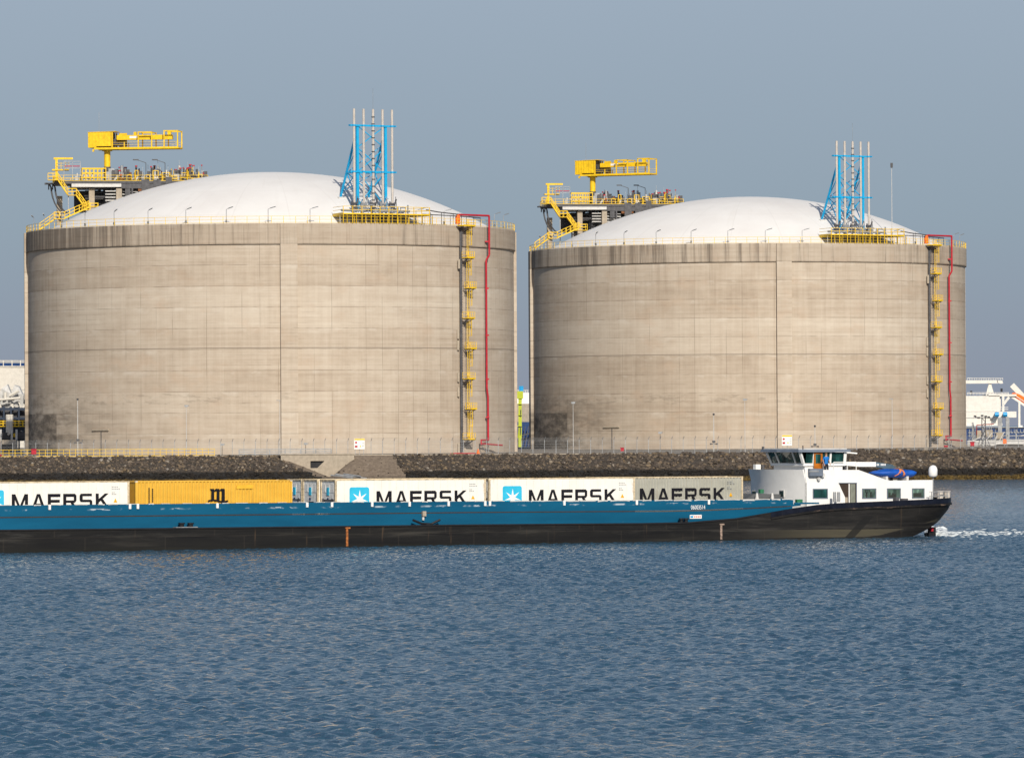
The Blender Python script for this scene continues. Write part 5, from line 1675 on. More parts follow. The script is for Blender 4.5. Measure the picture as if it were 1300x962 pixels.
# hatch cover hump between hold and house
a = [LP(px, py, 4.0) for px, py in ((946, 634), (957, 627.0), (990, 627.0), (1009, 634))]
MB().prism(a, (0, 5.0, 0)).build('hatch_cover', M['hatch'], barge)
for px in (961, 980.5):
    p = LP(px, 633, 3.6); MB().lathe([(0.17, p.z - 0.1), (0.07, p.z + 0.42), (0.001, p.z + 0.45)], 8, c=(p.x, 3.6)).build('cowl_vent', M['pale'], barge)
p = LP(1012, 637.5, 1.0); q = LP(1019, 637.5, 1.0)
MB().box((p.x, 1.0, p.z - 0.1), (q.x, 1.3, p.z + 0.22)).build('green_lamp_box', M['green'], barge)
p = LP(962, 626, 5.0); MB().box((p.x, 4.6, p.z), (p.x + 0.3, 4.9, p.z + 0.3)).build('green_lamp_box', M['green'], barge)
# rudder and propeller guard
p = LP(1186, 672, 2.2)
MB().box((p.x - 0.5, 2.2, -1.0), (p.x + 0.15, 2.35, p.z + 0.2)).build('rudder', M['black'], barge)
MB().box((p.x - 0.40, 2.0, p.z - 0.12), (p.x - 0.2, 2.19, p.z + 0.12)).build('rudder_mark', M['red'], barge)

# ------------------------------------------------------------------ covered dinghy on the after roof
P0 = LP(1112, 604, 3.6); P1 = LP(1168, 602, 3.6)
zk = LP(1140, 606.5, 3.6).z; ztp = LP(1140, 594.5, 3.6).z
L_ = P1.x - P0.x
dn = thing('dinghy', 'dinghy under a bright blue cover with orange straps on the after roof of the barge', 'dinghy')
dn.matrix_world = SM @ Matrix.Translation(((P0.x + P1.x) / 2, 3.6, zk))
vs = []; ns = 22; nr = 14
for i in range(ns + 1):
    k = i / ns; x = -L_/2 + L_ * k
    e = (0.22 + 0.78 * min(1, k / 0.34) ** 0.7) * (1.0 if k < 0.86 else 1 - 0.55 * ((k - 0.86) / 0.14) ** 2)
    w = 0.85 * e; top_ = (ztp - zk) * (0.88 + 0.10 * math.cos((k - 0.4) * 4)) ; h0 = (ztp - zk) * (0.38 - 0.36 * e if k < 0.5 else 0.15 * (1 - e))
    zmid = (ztp - zk) * 0.55
    for j in range(nr):
        t_ = 2 * math.pi * j / nr
        z = zmid + (top_ - zmid) * math.sin(t_) * e if math.sin(t_) > 0 else zmid + (zmid - h0) * math.sin(t_) * e
        z += 0.012 * math.sin(i * 2.1 + j)
        vs.append((x, 0.85 + w * math.cos(t_), z))
fs = []
for i in range(ns):
    for j in range(nr): fs.append((i*nr+j, (i+1)*nr+j, (i+1)*nr+(j+1)%nr, i*nr+(j+1)%nr))
fs += [tuple(range(nr-1, -1, -1)), tuple(ns*nr + k for k in range(nr))]
MB().add(vs, fs).build('cover', M['cover'], dn, smooth=True)
for px, lean in ((1141.5, 0.35), (1147.5, -0.1)):
    x = LP(px, 600, 3.6).x - (P0.x + P1.x) / 2
    b = MB(); pts = []
    for j in range(13):
        t_ = math.pi * (1.0 + 0.25) - math.pi * 1.5 * j / 12
        pts.append((x + lean * math.sin(t_), 0.85 - 0.9 * abs(1) * math.cos(math.pi - t_) * 1.0, (ztp - zk) * (0.52 + 0.46 * math.sin(t_))))
    for p, q in zip(pts[:-1], pts[1:]): b.beam(p, q, 0.14, 0.05)
    b.build('strap', M['strap'], dn)
for x in (-L_ * 0.22, L_ * 0.25):
    MB().box((x - 0.1, 0.2, -0.25), (x + 0.1, 1.5, 0.12)).build('chock', M['pale'], dn)
# ------------------------------------------------------------------ containers
def reefer_white():
    m = NT('reefer_white_panel'); v = m.obj(); s = m.sep(v)
    w = m.math('MULTIPLY', m.n('ShaderNodeObjectInfo').outputs['Random'], 40.0)
    f = m.noise(v, 0.7, 5, 0.6, w)
    col = m.ramp(f, [(0.3, (0.74, 0.715, 0.645)), (0.7, (0.83, 0.81, 0.75))])
    seam = m.math('LESS_THAN', m.math('FRACT', m.math('DIVIDE', s[0], 0.62)), 0.035)
    col = m.mix(m.math('MULTIPLY', seam, 0.12), col, (0.4, 0.37, 0.32))
    run = m.noise(m.vmul(v, (2.2, 1, 0.15)), 1.0, 4, 0.7, w)
    ed = m.math('MULTIPLY', m.ss(run, 0.56, 0.75), m.ss(s[2], 1.6, 2.9))
    col = m.mix(m.math('MULTIPLY', ed, 0.35), col, (0.50, 0.33, 0.16))
    e2_ = m.math('MAXIMUM', m.ss(s[0], 0.45, 0.0), m.ss(s[0], 11.75, 12.19))
    rs = m.ss(m.noise(m.vmul(v, (3, 3, 1.2)), 1.0, 5, 0.7, w), 0.50, 0.66)
    col = m.mix(m.math('MULTIPLY', m.math('MULTIPLY', e2_, rs), 0.7), col, (0.36, 0.17, 0.06))
    m.col(col); m.set(Roughness=0.4)
    m.bump(m.math('ADD', m.noise(v, 1.2, 3, 0.5, w), m.math('MULTIPLY', seam, -0.3)), 0.2, 0.03)
    return m.mat
def corr_paint(name, a, b_, rustc):
    m = NT(name); v = m.obj(); s = m.sep(v)
    f = m.noise(m.vmul(v, (0.6, 0.6, 0.9)), 1.0, 6, 0.65)
    col = m.ramp(f, [(0.3, a), (0.7, b_)])
    col = m.mix(m.math('MULTIPLY', m.ss(m.noise(m.vmul(v, (2.5, 2.5, 0.25)), 1.0, 5, 0.7), 0.58, 0.75), 0.4), col, rustc)
    m.col(col); m.set(Roughness=0.48)
    return m.mat
M['reefer'] = reefer_white()
M['msc'] = corr_paint('yellow_container_paint', (0.62, 0.35, 0.035), (0.74, 0.44, 0.055), (0.38, 0.20, 0.03))
M['greybox'] = corr_paint('grey_container_paint', (0.33, 0.325, 0.275), (0.42, 0.415, 0.36), (0.22, 0.17, 0.11))
M['rustframe'] = paint('rust_stained_frame', (0.55, 0.45, 0.30), 0.6, var=0.25, scale=3, rust=(0.30, 0.12, 0.03))
M['letter'] = paint('dark_lettering', (0.012, 0.012, 0.016), 0.6, var=0.1, spec=0.1)
M['logo'] = paint('cyan_logo_field', (0.035, 0.46, 0.68), 0.4, var=0.05)
M['coolwhite'] = paint('cooling_unit_white', (0.80, 0.79, 0.76), 0.5, var=0.12, scale=3, rust=(0.25, 0.12, 0.05))
M['stripe'] = paint('amber_triangle', (0.75, 0.38, 0.01), 0.5)
CL, CW, CH = 12.19, 2.44, 2.896

def letter_quads():
    # each letter: list of quads (x, z) in metres, cap height 1.03
    H_, t = 1.03, 0.235
    Ls = {}
    def bx(x0, z0, x1, z1): return [(x0, z0), (x1, z0), (x1, z1), (x0, z1)]
    Ls['M'] = (1.22, [bx(0, 0, t, H_), bx(1.22 - t, 0, 1.22, H_), [(t, H_), (t + 0.03, H_), (0.70, 0.0), (0.52, 0.0), (t, H_ * 0.62)], [(1.22 - t, H_), (1.22 - t, H_ * 0.62), (0.70, 0.0), (0.52, 0.0), (1.22 - t - 0.03, H_)]])
    Ls['A'] = (1.0, [[(0, 0), (t, 0), (0.56, H_), (0.38, H_)], [(1.0 - t, 0), (1.0, 0), (0.62, H_), (0.44, H_)], bx(0.24, 0.2, 0.76, 0.36)])
    Ls['E'] = (0.95, [bx(0, 0, t, H_), bx(t, H_ - 0.22, 0.95, H_), bx(t, 0.42, 0.90, 0.62), bx(t, 0, 0.95, 0.19)])
    Ls['R'] = (1.0, [bx(0, 0, t, H_), bx(t, H_ - 0.22, 0.88, H_), [(0.80, H_), (0.88, H_), (1.0, H_ - 0.12), (1.0, 0.55), (0.88, 0.40), (0.80, 0.40)], bx(t, 0.40, 0.80, 0.57), [(0.55, 0.40), (0.78, 0.40), (1.02, 0), (0.78, 0)]])
    Ls['S'] = (0.96, [bx(0.10, H_ - 0.18, 0.93, H_), [(0.10, H_), (0, H_ - 0.12), (0, 0.55), (0.10, 0.44), (t, 0.44), (t, H_)], bx(t, 0.44, 0.86, 0.61), [(0.76, 0.61), (0.86, 0.61), (0.96, 0.50), (0.96, 0.10), (0.86, 0), (0.76, 0)], bx(0.03, 0, 0.76, 0.18)])
    Ls['K'] = (0.98, [bx(0, 0, t, H_), [(t, 0.40), (t, 0.66), (0.70, H_), (0.98, H_)], [(0.36, 0.56), (0.52, 0.68), (1.02, 0), (0.76, 0)]])
    return Ls
LQ = letter_quads()
def word_mesh(x0, ztop, y):
    b = MB(); x = x0; dy = 0.0
    for ch, xs_ in zip('MAERSK', (0, 1.50, 2.70, 3.86, 5.10, 6.32)):
        for i, q in enumerate(LQ[ch][1]):
            b.prism([(x0 + xs_ + px_, y - 0.003 * (i % 3), ztop - 1.03 + pz_) for px_, pz_ in q], (0, -0.008, 0))
    return b
def star_mesh(cx, cz, R, r, y):
    pts = []
    for k in range(14):
        a = math.pi / 2 + math.pi * k / 7
        rr = R if k % 2 == 0 else r
        pts.append((cx + rr * math.cos(a), y, cz + rr * math.sin(a)))
    b = MB()
    vs = [(cx, y - 0.02, cz)] + pts + [(cx, y, cz)]
    fs = [(0, 1 + k, 1 + (k + 1) % 14) for k in range(14)] + [(15, 1 + (k + 1) % 14, 1 + k) for k in range(14)]
    return b.add(vs, fs)

def container(label, s_left, y_near, kind, cool=None):
    t = thing('shipping_container', label, 'container', group='containers on the barge')
    zb = ZF
    t.matrix_world = SM @ Matrix.Translation((s_left, y_near, zb))
    fm = {'reefer': M['rustframe'], 'msc': M['msc'], 'grey': M['rustframe']}[kind]
    bm_ = {'reefer': M['reefer'], 'msc': M['msc'], 'grey': M['greybox']}[kind]
    b = MB(); w = 0.14
    for x in (0, CL - w):
        for y in (0, CW - w):
            b.box((x, y, 0.12), (x + w, y + w, CH - 0.12))
    for y in (0.01, CW - 0.11):
        b.box((w, y, 0.02), (CL - w, y + 0.1, 0.16)); b.box((w, y, CH - 0.10), (CL - w, y + 0.1, CH - 0.02))
    for x in (0.01, CL - 0.11):
        for z in (0.02, CH - 0.14): b.box((x, w, z), (x + 0.1, CW - w, z + 0.12))
    b.build('frame', fm, t)
    for x in (-0.01, CL - 0.17):
        for y in (-0.01, CW - 0.15):
            for z in (0, CH - 0.118): MB().box((x, y, z), (x + 0.18, y + 0.16, z + 0.118)).build('corner_casting', M['rustframe'], t)
    for sgn, yy in ((-1, 0.05), (1, CW - 0.05)):
        b = MB()
        if kind == 'reefer':
            n = 20
            for i in range(n):
                xa = w + (CL - 2 * w) * i / n; xb = w + (CL - 2 * w) * (i + 1) / n
                b.box((xa + 0.004, yy - 0.02 + 0.02 * sgn, 0.16), (xb - 0.004, yy + 0.02 + 0.02 * sgn, CH - 0.10))
        else:
            x = w; prof = []; p_ = 0.278; d = 0.042
            while x < CL - w - 1e-3:
                prof += [(x, -d), (x + 0.072, -d), (x + 0.14, d), (x + 0.21, d)]; x += p_
            prof = [(min(x_, CL - w), o_) for x_, o_ in prof] + [(CL - w, -d)]
            vs = []
            for x_, o_ in prof:
                vs += [(x_, yy + o_ * 1.0, 0.16), (x_, yy + o_, CH - 0.10)]
            fs = [(2*i, 2*i+2, 2*i+3, 2*i+1) for i in range(len(prof) - 1)]
            b.add(vs, fs)
        b.build('side_panel', bm_, t)
    MB().box((w, 0.11, CH - 0.10), (CL - w, CW - 0.11, CH - 0.05)).build('roof', bm_, t)
    MB().box((w, 0.11, 0.04), (CL - w, CW - 0.11, 0.12)).build('floor', M['dkgrey'], t)
    # after end: doors with locking bars
    for k in range(2):
        y0, y1 = (w, CW / 2 - 0.01) if k == 0 else (CW / 2 + 0.01, CW - w)
        d = MB().box((CL - 0.08, y0, 0.16), (CL - 0.03, y1, CH - 0.15)).build('door', bm_, t)
        b = MB()
        for f in (0.3, 0.7): b.tube((CL - 0.005, y0 + (y1 - y0) * f, 0.15), (CL - 0.005, y0 + (y1 - y0) * f, CH - 0.15), 0.02, 6)
        b.build('locking_bar', M['galv'], d)
    # forward end
    if kind == 'reefer':
        e = MB().box((0.05, w, 0.16), (0.12, CW - w, CH - 0.15)).build('cooling_unit', M['coolwhite'], t)
        b = MB()
        for k in range(3): b.box((0.03, w + 0.15 + 0.66 * k, 1.95), (0.05, w + 0.72 + 0.66 * k, 2.55))
        b.build('access_panel', M['coolwhite'], e)
        MB().box((0.0, 1.05, 1.75), (0.029, 1.42, 2.30)).build('sticker', M['logo'], e)
        MB().box((0.0, 1.14, 1.40), (0.029, 1.36, 1.56)).build('dark_sticker', M['navy'], e)
        if cool == 'fan':
            b = MB(); pts = []
            b.prism([(0.0, 0.42 , 0.4), (0.0, CW - 0.42, 0.4), (0.0, CW - 0.42, 0.95), (0.0, CW - 0.72, 1.28), (0.0, 0.72, 1.28), (0.0, 0.42, 0.95)], (0.048, 0, 0))
            b.build('condenser_grille', M['black'], e)
            b = MB(); b.tube((-0.02, 1.22, 0.85), (-0.001, 1.22, 0.85), 0.28, 12); b.build('fan', M['dkgrey'], e)
        else:
            b = MB()
            for (p, q) in (((0.0, 0.5, 1.5), (0.0, 0.9, 0.6)), ((0.0, 2.0, 1.5), (0.0, 1.5, 0.6)), ((0.0, 1.0, 1.2), (0.0, 1.4, 0.7))): b.beam(p, q, 0.08, 0.12)
            b.box((-0.01, 0.3, 1.38), (0.049, 2.1, 1.45)); b.box((-0.01, 0.3, 0.5), (0.049, 0.62, 1.0)); b.box((-0.01, 1.9, 0.7), (0.049, 2.2, 1.3))
            b.build('compressor', M['dkgrey'], e)
    else:
        MB().box((0.04, w, 0.16), (0.10, CW - w, CH - 0.15)).build('front_panel', bm_, t)
    yn = 0.026 if kind == 'reefer' else 0.01
    yl = 0.006
    if kind in ('reefer', 'grey'):
        word = word_mesh(3.30, CH - 0.86 if kind == 'reefer' else CH - 0.86, yl)
        word.build('lettering', M['letter'], t)
        x0, z1 = 1.14, CH - 0.57
        S = 1.58; r = 0.16; pts = []
        for (cx_, cz_, a0) in ((x0 + r, z1 - S + r, 180), (x0 + S - r, z1 - S + r, 270), (x0 + S - r, z1 - r, 0), (x0 + r, z1 - r, 90)):
            for k in range(5):
                a = R_(a0 + 22.5 * k); pts.append((cx_ + r * math.cos(a), yl, cz_ + r * math.sin(a)))
        lg = MB().prism(pts, (0, -0.008, 0)).build('logo_plate', M['logo'], t)
        star_mesh(x0 + S * 0.52, z1 - S * 0.56, 0.70, 0.22, yl - 0.012).build('star', M['white'], lg)
        for k, zz in enumerate((0.38, 0.52, 0.78, 0.90)):
            n = (4, 5, 2, 3)[k]; b = MB()
            for j in range(n): b.box((CL - 1.35 + 0.13 * j, yl, CH - zz - 0.055), (CL - 1.26 + 0.13 * j, yl - 0.006, CH - zz))
            b.build('code_line', M['galv'], t)
        MB().prism([(CL - 1.22, yl, CH - 1.50), (CL - 0.92, yl, CH - 1.50), (CL - 1.07, yl, CH - 1.22)], (0, -0.006, 0)).build('warning_triangle', M['stripe'], t)
    else:
        # lower-case letter m over a curved line
        x0, z1 = 5.70, CH - 0.60; b = MB(); Hm = 0.84
        for k, xx in enumerate((0.12, 0.53, 0.94)):
            b.prism([(x0 + xx, yl - 0.03, z1 - Hm), (x0 + xx + 0.24, yl - 0.03, z1 - Hm), (x0 + xx + 0.24, yl - 0.03, z1 - 0.05), (x0 + xx + 0.17, yl - 0.03, z1 + 0.02), (x0 + xx + 0.02, yl - 0.03, z1 - 0.04)], (0, -0.008, 0))
        b.prism([(x0 + 0.02, yl - 0.033, z1), (x0 + 0.2, yl - 0.033, z1), (x0 + 0.2, yl - 0.033, z1 - 0.14), (x0 + 0.02, yl - 0.033, z1 - 0.06)], (0, -0.008, 0))
        for k in (0, 1):
            xx = x0 + 0.33 + 0.41 * k
            b.prism([(xx, yl - 0.036, z1 - 0.16), (xx + 0.10, yl - 0.036, z1 - 0.02), (xx + 0.22, yl - 0.036, z1 + 0.02), (xx + 0.36, yl - 0.036, z1 - 0.04), (xx + 0.36, yl - 0.036, z1 - 0.2), (xx + 0.2, yl - 0.036, z1 - 0.16)], (0, -0.008, 0))
        prev = None
        for k in range(12):
            f = k / 11; x = x0 - 0.12 + 1.55 * f
            z = z1 - Hm - 0.02 + 0.06 * math.sin(f * 2 * math.pi)
            if prev: b.beam((prev[0], yl - 0.036, prev[1]), (x, yl - 0.036, z), 0.01, 0.12)
            prev = (x, z)
        b.build('letter_m', M['letter'], t)
        for col_ in range(2):
            b = MB()
            for j in range(9 if col_ == 0 else 7):
                b.box((0.98 + 0.27 * col_, yl - 0.03, CH - 0.50 - 0.14 * j - 0.06 * col_ - 0.1), (1.08 + 0.27 * col_, yl - 0.038, CH - 0.50 - 0.14 * j - 0.06 * col_))
            b.build('code_line', M['letter'], t)
        MB().box((CL * 0.55 + 1.1, yl - 0.03, CH - 0.62), (CL * 0.55 + 2.4, yl - 0.034, CH - 0.34)).build('repainted_patch', paint('fresh_yellow_paint', (0.70, 0.40, 0.03), 0.5), t)
    return t
Y1_, Y2_, Y3_ = 1.35, 3.87, 6.39
sx = lambda px, y: LP(px, 610, y).x
container('white container with large dark MAERSK lettering cut by the left edge of the photo', sx(164.3, Y1_) - CL, Y1_, 'reefer', 'comp')
container('corrugated yellow container with black letter m', sx(172, Y1_), Y1_, 'msc')
container('white container with star logo directly right of the two cooling unit ends', sx(425.5, Y1_), Y1_, 'reefer', 'comp')
container('white container with star logo between another white container and the grey one', sx(620.5, Y1_), Y1_, 'reefer', 'comp')
container('corrugated grey container with dark MAERSK lettering and rusty edge nearest the wheelhouse', sx(943.3, Y2_) - CL, Y2_, 'grey')
container('container in the second row showing only its cooling unit end with black fan opening', sx(402, Y2_) + 0.05, Y2_, 'reefer', 'fan')
container('container in the back row showing a sliver of its end beside the yellow container', sx(382, Y3_) + 0.05, Y3_, 'reefer', 'comp')

# ------------------------------------------------------------------ person
def person():
    yP = 2.6
    p = LP(1048.8, 580, yP)
    t = thing('person', 'person in a blue t-shirt and dark trousers standing at the wheelhouse door of the barge', 'person')
    t.matrix_world = SM @ Matrix.Translation((p.x, yP, zdk))
    # skeleton: x along the boat, -y toward the camera
    J = {'pel': (0, 0, 0.93, .15, .11), 'sp': (0, 0.0, 1.12, .145, .105), 'ch': (0, 0.0, 1.33, .175, .115), 'nk': (0.0, 0, 1.48, .065, .06), 'hd': (0.01, -0.01, 1.60, .085, .095), 'tp': (0.01, 0, 1.71, .075, .085),
         'hl': (-.1, 0, .86, .10, .10), 'kl': (-.11, -.03, .48, .07, .07), 'al': (-.11, 0.01, .09, .045, .045), 'fl': (-.12, -.15, .04, .045, .035),
         'hr': (.1, 0, .86, .10, .10), 'kr': (.12, -.05, .48, .07, .07), 'ar': (.13, -0.0, .09, .045, .045), 'fr': (.14, -.16, .04, .045, .035),
         'sl': (-.19, 0, 1.40, .065, .065), 'el': (-.27, .02, 1.13, .045, .045), 'wl': (-.24, -.10, .90, .033, .03), 'gl': (-.23, -.14, .82, .04, .022),
         'sr': (.19, 0, 1.40, .065, .065), 'er': (.27, .03, 1.13, .045, .045), 'wr': (.25, -.14, .95, .033, .03), 'gr': (.23, -.20, .89, .04, .022)}
    E = [('pel','sp'),('sp','ch'),('ch','nk'),('nk','hd'),('hd','tp'),('pel','hl'),('hl','kl'),('kl','al'),('al','fl'),('pel','hr'),('hr','kr'),('kr','ar'),('ar','fr'),('ch','sl'),('sl','el'),('el','wl'),('wl','gl'),('ch','sr'),('sr','er'),('er','wr'),('wr','gr')]
    # five short fingers on each hand
    for sd_, sg in (('l', -1), ('r', 1)):
        g_ = J['g' + sd_]
        for k in range(4):
            a_ = 'f%s%d' % (sd_, k)
            J[a_] = (g_[0] + 0.022 * (k - 1.5), g_[1] - 0.035, g_[2] - 0.075 + 0.01 * abs(k - 1.4), .010, .010); E.append(('g' + sd_, a_))
        J['t' + sd_] = (g_[0] - sg * 0.055, g_[1] - 0.03, g_[2] - 0.02, .011, .011); E.append(('g' + sd_, 't' + sd_))
    ks = list(J); me = bpy.data.meshes.new('body')
    me.from_pydata([J[k][:3] for k in ks], [(ks.index(a), ks.index(c)) for a, c in E], [])
    o = bpy.data.objects.new('body', me); COL.objects.link(o)
    sk = o.modifiers.new('skin', 'SKIN'); sk.use_smooth_shade = True
    for i, k in enumerate(ks):
        sv = me.skin_vertices[0].data[i]; sv.radius = J[k][3:5]; sv.use_root = (k == 'pel')
    sb = o.modifiers.new('sub', 'SUBSURF'); sb.levels = 1; sb.render_levels = 1
    bpy.context.view_layer.update()
    m2 = bpy.data.meshes.new_from_object(o.evaluated_get(bpy.context.evaluated_depsgraph_get()))
    bpy.data.objects.remove(o)
    m2.name = 'body'; m2.materials.clear()
    for mm in (paint('skin', (0.48, 0.27, 0.18), 0.55, var=0.03), paint('blue_tshirt', (0.012, 0.16, 0.50), 0.8, var=0.08), paint('dark_trousers', (0.015, 0.018, 0.03), 0.8), M['black']): m2.materials.append(mm)
    for f in m2.polygons:
        c = f.center
        arm = abs(c.x) > 0.2 and c.z > 0.75
        if arm: f.material_index = 1 if c.z > 1.2 else 0
        elif c.z > 1.47: f.material_index = 0
        elif c.z > 0.90: f.material_index = 1
        elif c.z > 0.08: f.material_index = 2
        else: f.material_index = 3
        f.use_smooth = True
    body = bpy.data.objects.new('body', m2); COL.objects.link(body); body.parent = t
    # hair cap, ears and a nose
    vs, fs = [], []; nr, ns_ = 6, 12
    b = MB()
    prof = [(0.001, 1.80), (0.05, 1.79), (0.085, 1.755), (0.098, 1.70), (0.099, 1.655)]
    b.lathe(prof[::-1], 14, c=(0.01, 0.012)); b.build('hair', paint('short_brown_hair', (0.10, 0.055, 0.025), 0.8), t, smooth=True)
    b = MB(); b.lathe([(0.001, 1.615), (0.016, 1.61), (0.010, 1.655), (0.001, 1.67)], 6, c=(0.01, -0.105)); b.build('nose', bpy.data.materials['skin'], body)
    b = MB()
    for sg in (-1, 1): b.box((0.01 + sg * 0.035 - 0.014, -0.10, 1.655), (0.01 + sg * 0.035 + 0.014, -0.088, 1.668))
    b.build('eyes', M['black'], body)
    MB().box((-0.02, -0.098, 1.585), (0.04, -0.09, 1.594)).build('mouth', paint('lips', (0.30, 0.11, 0.09), 0.6), body)
person()

# ------------------------------------------------------------------ wake
M['foam'] = paint('white_water_foam', (0.60, 0.64, 0.66), 0.7, var=0.05)
M['churn'] = paint('churned_water', (0.16, 0.24, 0.30), 0.35, var=0.25)
rnd = random.Random(9)
b = MB(); c_ = 0
while c_ < 520:
    k = rnd.random() ** 1.6
    px = 1181 + k * 150
    lane = rnd.random()
    if lane < 0.55: py = 675.8 + 0.6 * math.sin(px * 0.11) + rnd.gauss(0, 0.45 + 0.5 * k)
    elif lane < 0.85: py = 680.5 - 2.5 * min(1, k * 3) + rnd.gauss(0, 0.8)
    else: py = rnd.uniform(671, 684)
    if px < 1200: py = rnd.uniform(672.5, 680.5) 
    p = at_z(px, py, 0.0)
    s_ = (0.07 + 0.16 * rnd.random()) * (1.4 if px < 1200 else 1.0 - 0.45 * k)
    if px < 1198: hz_ = s_ * 1.1
    else: hz_ = s_ * 0.45
    vs = []
    for v_ in ico_v:
        q = 0.75 + 0.5 * rnd.random()
        vs.append((p.x + v_.x * s_ * 1.6 * q, p.y + v_.y * s_ * 1.2 * q, v_.z * hz_ * q))
    b.add(vs, ico_f); c_ += 1
struct(b.build('wake_foam', M['foam'], smooth=True), 'stuff')
M['cream'] = paint('cream_white_paint', (0.64, 0.60, 0.53), 0.5, var=0.05, dirt=(0.4, 0.35, 0.28))
M['shipwhite'] = paint('off_white_ship_paint', (0.70, 0.67, 0.61), 0.5, var=0.05, dirt=(0.5, 0.42, 0.3), dirt_amt=0.25)
# ------------------------------------------------------------------ left background: white tank and pipe racks
YB = 1250.0
pr_ = at(34, 470, YB)
zt = at(10, 466.5, YB).z
RB = 34.0
tb = thing('storage_tank', 'white storage tank with blue rail behind the left edge of the left concrete tank', 'storage tank', (at(-70, 470, YB).x, YB + 20, GZ))
h = zt - GZ
auto_smooth(MB().lathe([(RB, 0), (RB, h * 0.72), (RB + 0.12, h * 0.72), (RB + 0.12, h * 0.735), (RB, h * 0.735), (RB, h), (RB + 0.25, h), (RB + 0.25, h + 0.25), (RB - 1, h + 0.25)], 120).build('shell', M['cream'], tb), 30)
MB().lathe([(RB - 1, h + 0.2), (RB * 0.6, h + 1.6), (0.01, h + 2.6)], 96).build('roof', M['cream'], tb)
b = MB().lathe([(RB + 0.1, h + 0.26), (RB + 0.1, h + 0.95)], 120); b.build('blue_band', M['navy'], tb)
b = MB()
for k in range(0, 96):
    p = pol(k * 3.75, RB + 0.18, h + 0.25); b.beam(p, p + Vector((0, 0, 1.35)), 0.2, 0.14)
pts = [pol(k * 3.75, RB + 0.18, h + 1.55) for k in range(97)]
for p, q in zip(pts[:-1], pts[1:]): b.beam(p, q, 0.12)
b.build('handrail', M['cream'], tb)
# pipe rack in front of it
YR = 1010.0
pr0 = thing('pipe_rack', 'dark pipe rack with white wrapped pipes and yellow railings at the left edge', 'pipe rack', (at(10, 560, YR).x, YR, GZ))
def rk(px, py, dy=0.0):
    p = at(px, py, YR + dy); return p - Vector(pr0.location)
rnd = random.Random(15)
b = MB()
for px in (-34, -20, -6, 5, 14, 24, 34, 44): 
    for dy in (0, 7): 
        p = rk(px, 516, dy); b.beam((p.x, dy, 0), p, 0.35)
for py in (519, 531, 545, 558):
    for dy in (0, 7): b.beam(rk(-40, py, dy), rk(46, py, dy), 0.3, 0.5)
for k in range(14):
    p = rk(rnd.uniform(-30, 36), rnd.uniform(519, 533), 3); q = rk(rnd.uniform(-30, 36), rnd.uniform(540, 556), 3); b.beam(p, q, 0.3)
b.build('framework', paint('blue_grey_steel', (0.022, 0.035, 0.062), 0.5), pr0)
b = MB()
for py in (521.5, 524.5, 527.5, 530): b.tube(rk(-40, py, 2), rk(46, py, 2), 0.32, 8)
b.box(rk(-40, 556, 5), rk(46, 534, 5.5)); b.box(rk(-40, 517, 6), rk(46, 535, 6.5))
b.box(rk(-40, 549, -0.8), rk(33, 557, 0.0))
b.build('dark_pipework', M['dkgrey'], pr0)
b = MB()
for k in range(16):
    x = rnd.uniform(-20, 36); y0_ = rnd.uniform(495, 520); b.tube(rk(x, y0_, 1), rk(x + rnd.uniform(-7, 7), y0_ + rnd.uniform(4, 13), 1), rnd.uniform(0.12, 0.4), 7)
for px in (10, 14): b.tube(rk(px, 526, -1), rk(px, 549, -1), 0.42, 8)
b.tube(rk(11, 549, -1), rk(13, 551, -1), 0.5, 8)
b.tube(rk(-10, 508, 0), rk(26, 505, 0), 0.25, 7); b.tube(rk(12, 502, 0), rk(24, 496, 0), 0.3, 7)
b.build('white_pipework', M['cream'], pr0)
vs = []
for j, (px, py) in enumerate(((-8, 518), (2, 493), (9, 488), (14, 500), (18, 489), (24, 491), (28, 500), (34, 504), (36, 514), (18, 516), (12, 524), (4, 522))):
    vs.append(rk(px, py, 1.5 + 0.5 * (j % 3)))
MB().prism(vs, (0.1, 1.6, 0.1)).build('white_wrapping', M['pale'], pr0)
b = MB()
for py in (534.5, 537.5, 541): b.beam(rk(-40, py, -1.2), rk(34, py, -1.2), 0.14, 0.16)
for i in range(15): b.beam(rk(-36 + 5 * i, 541.2, -1.2), rk(-36 + 5 * i, 533.5, -1.2), 0.16)
b.box(rk(15, 554.5, -1.2), rk(20, 550, -1.0))
b.build('yellow_railing', M['yellow'], pr0)
b = MB()
for px in (1, 15, 21): b.beam(rk(px, 568, -2), rk(px, 545, -2), 0.4, 0.4)
b.build('post', M['pale'], pr0)
cw = thing('concrete_block', 'low pale concrete structure under the pipe rack at the left edge', 'wall', (at(2, 575, 990).x, 990, GZ))
b = MB(); a = at(-30, 558.5, 990); c = at(20.5, 580, 990)
b.box((a.x - cw.location.x, 0, 0), (at(2, 575, 990).x - cw.location.x, 3, a.z - GZ)); b.box((at(2, 575, 990).x - cw.location.x, 0, a.z - GZ - 0.8), (c.x - cw.location.x, 3, a.z - GZ)); b.box((at(16, 575, 990).x - cw.location.x, 0, 0), (c.x - cw.location.x, 3, a.z - GZ - 0.8)); b.box((at(2, 575, 990).x - cw.location.x, 1.5, 0), (at(16, 575, 990).x - cw.location.x, 2.9, a.z - GZ - .8), 1)
b.build('block', [M['beige'], M['dkgrey']], cw)

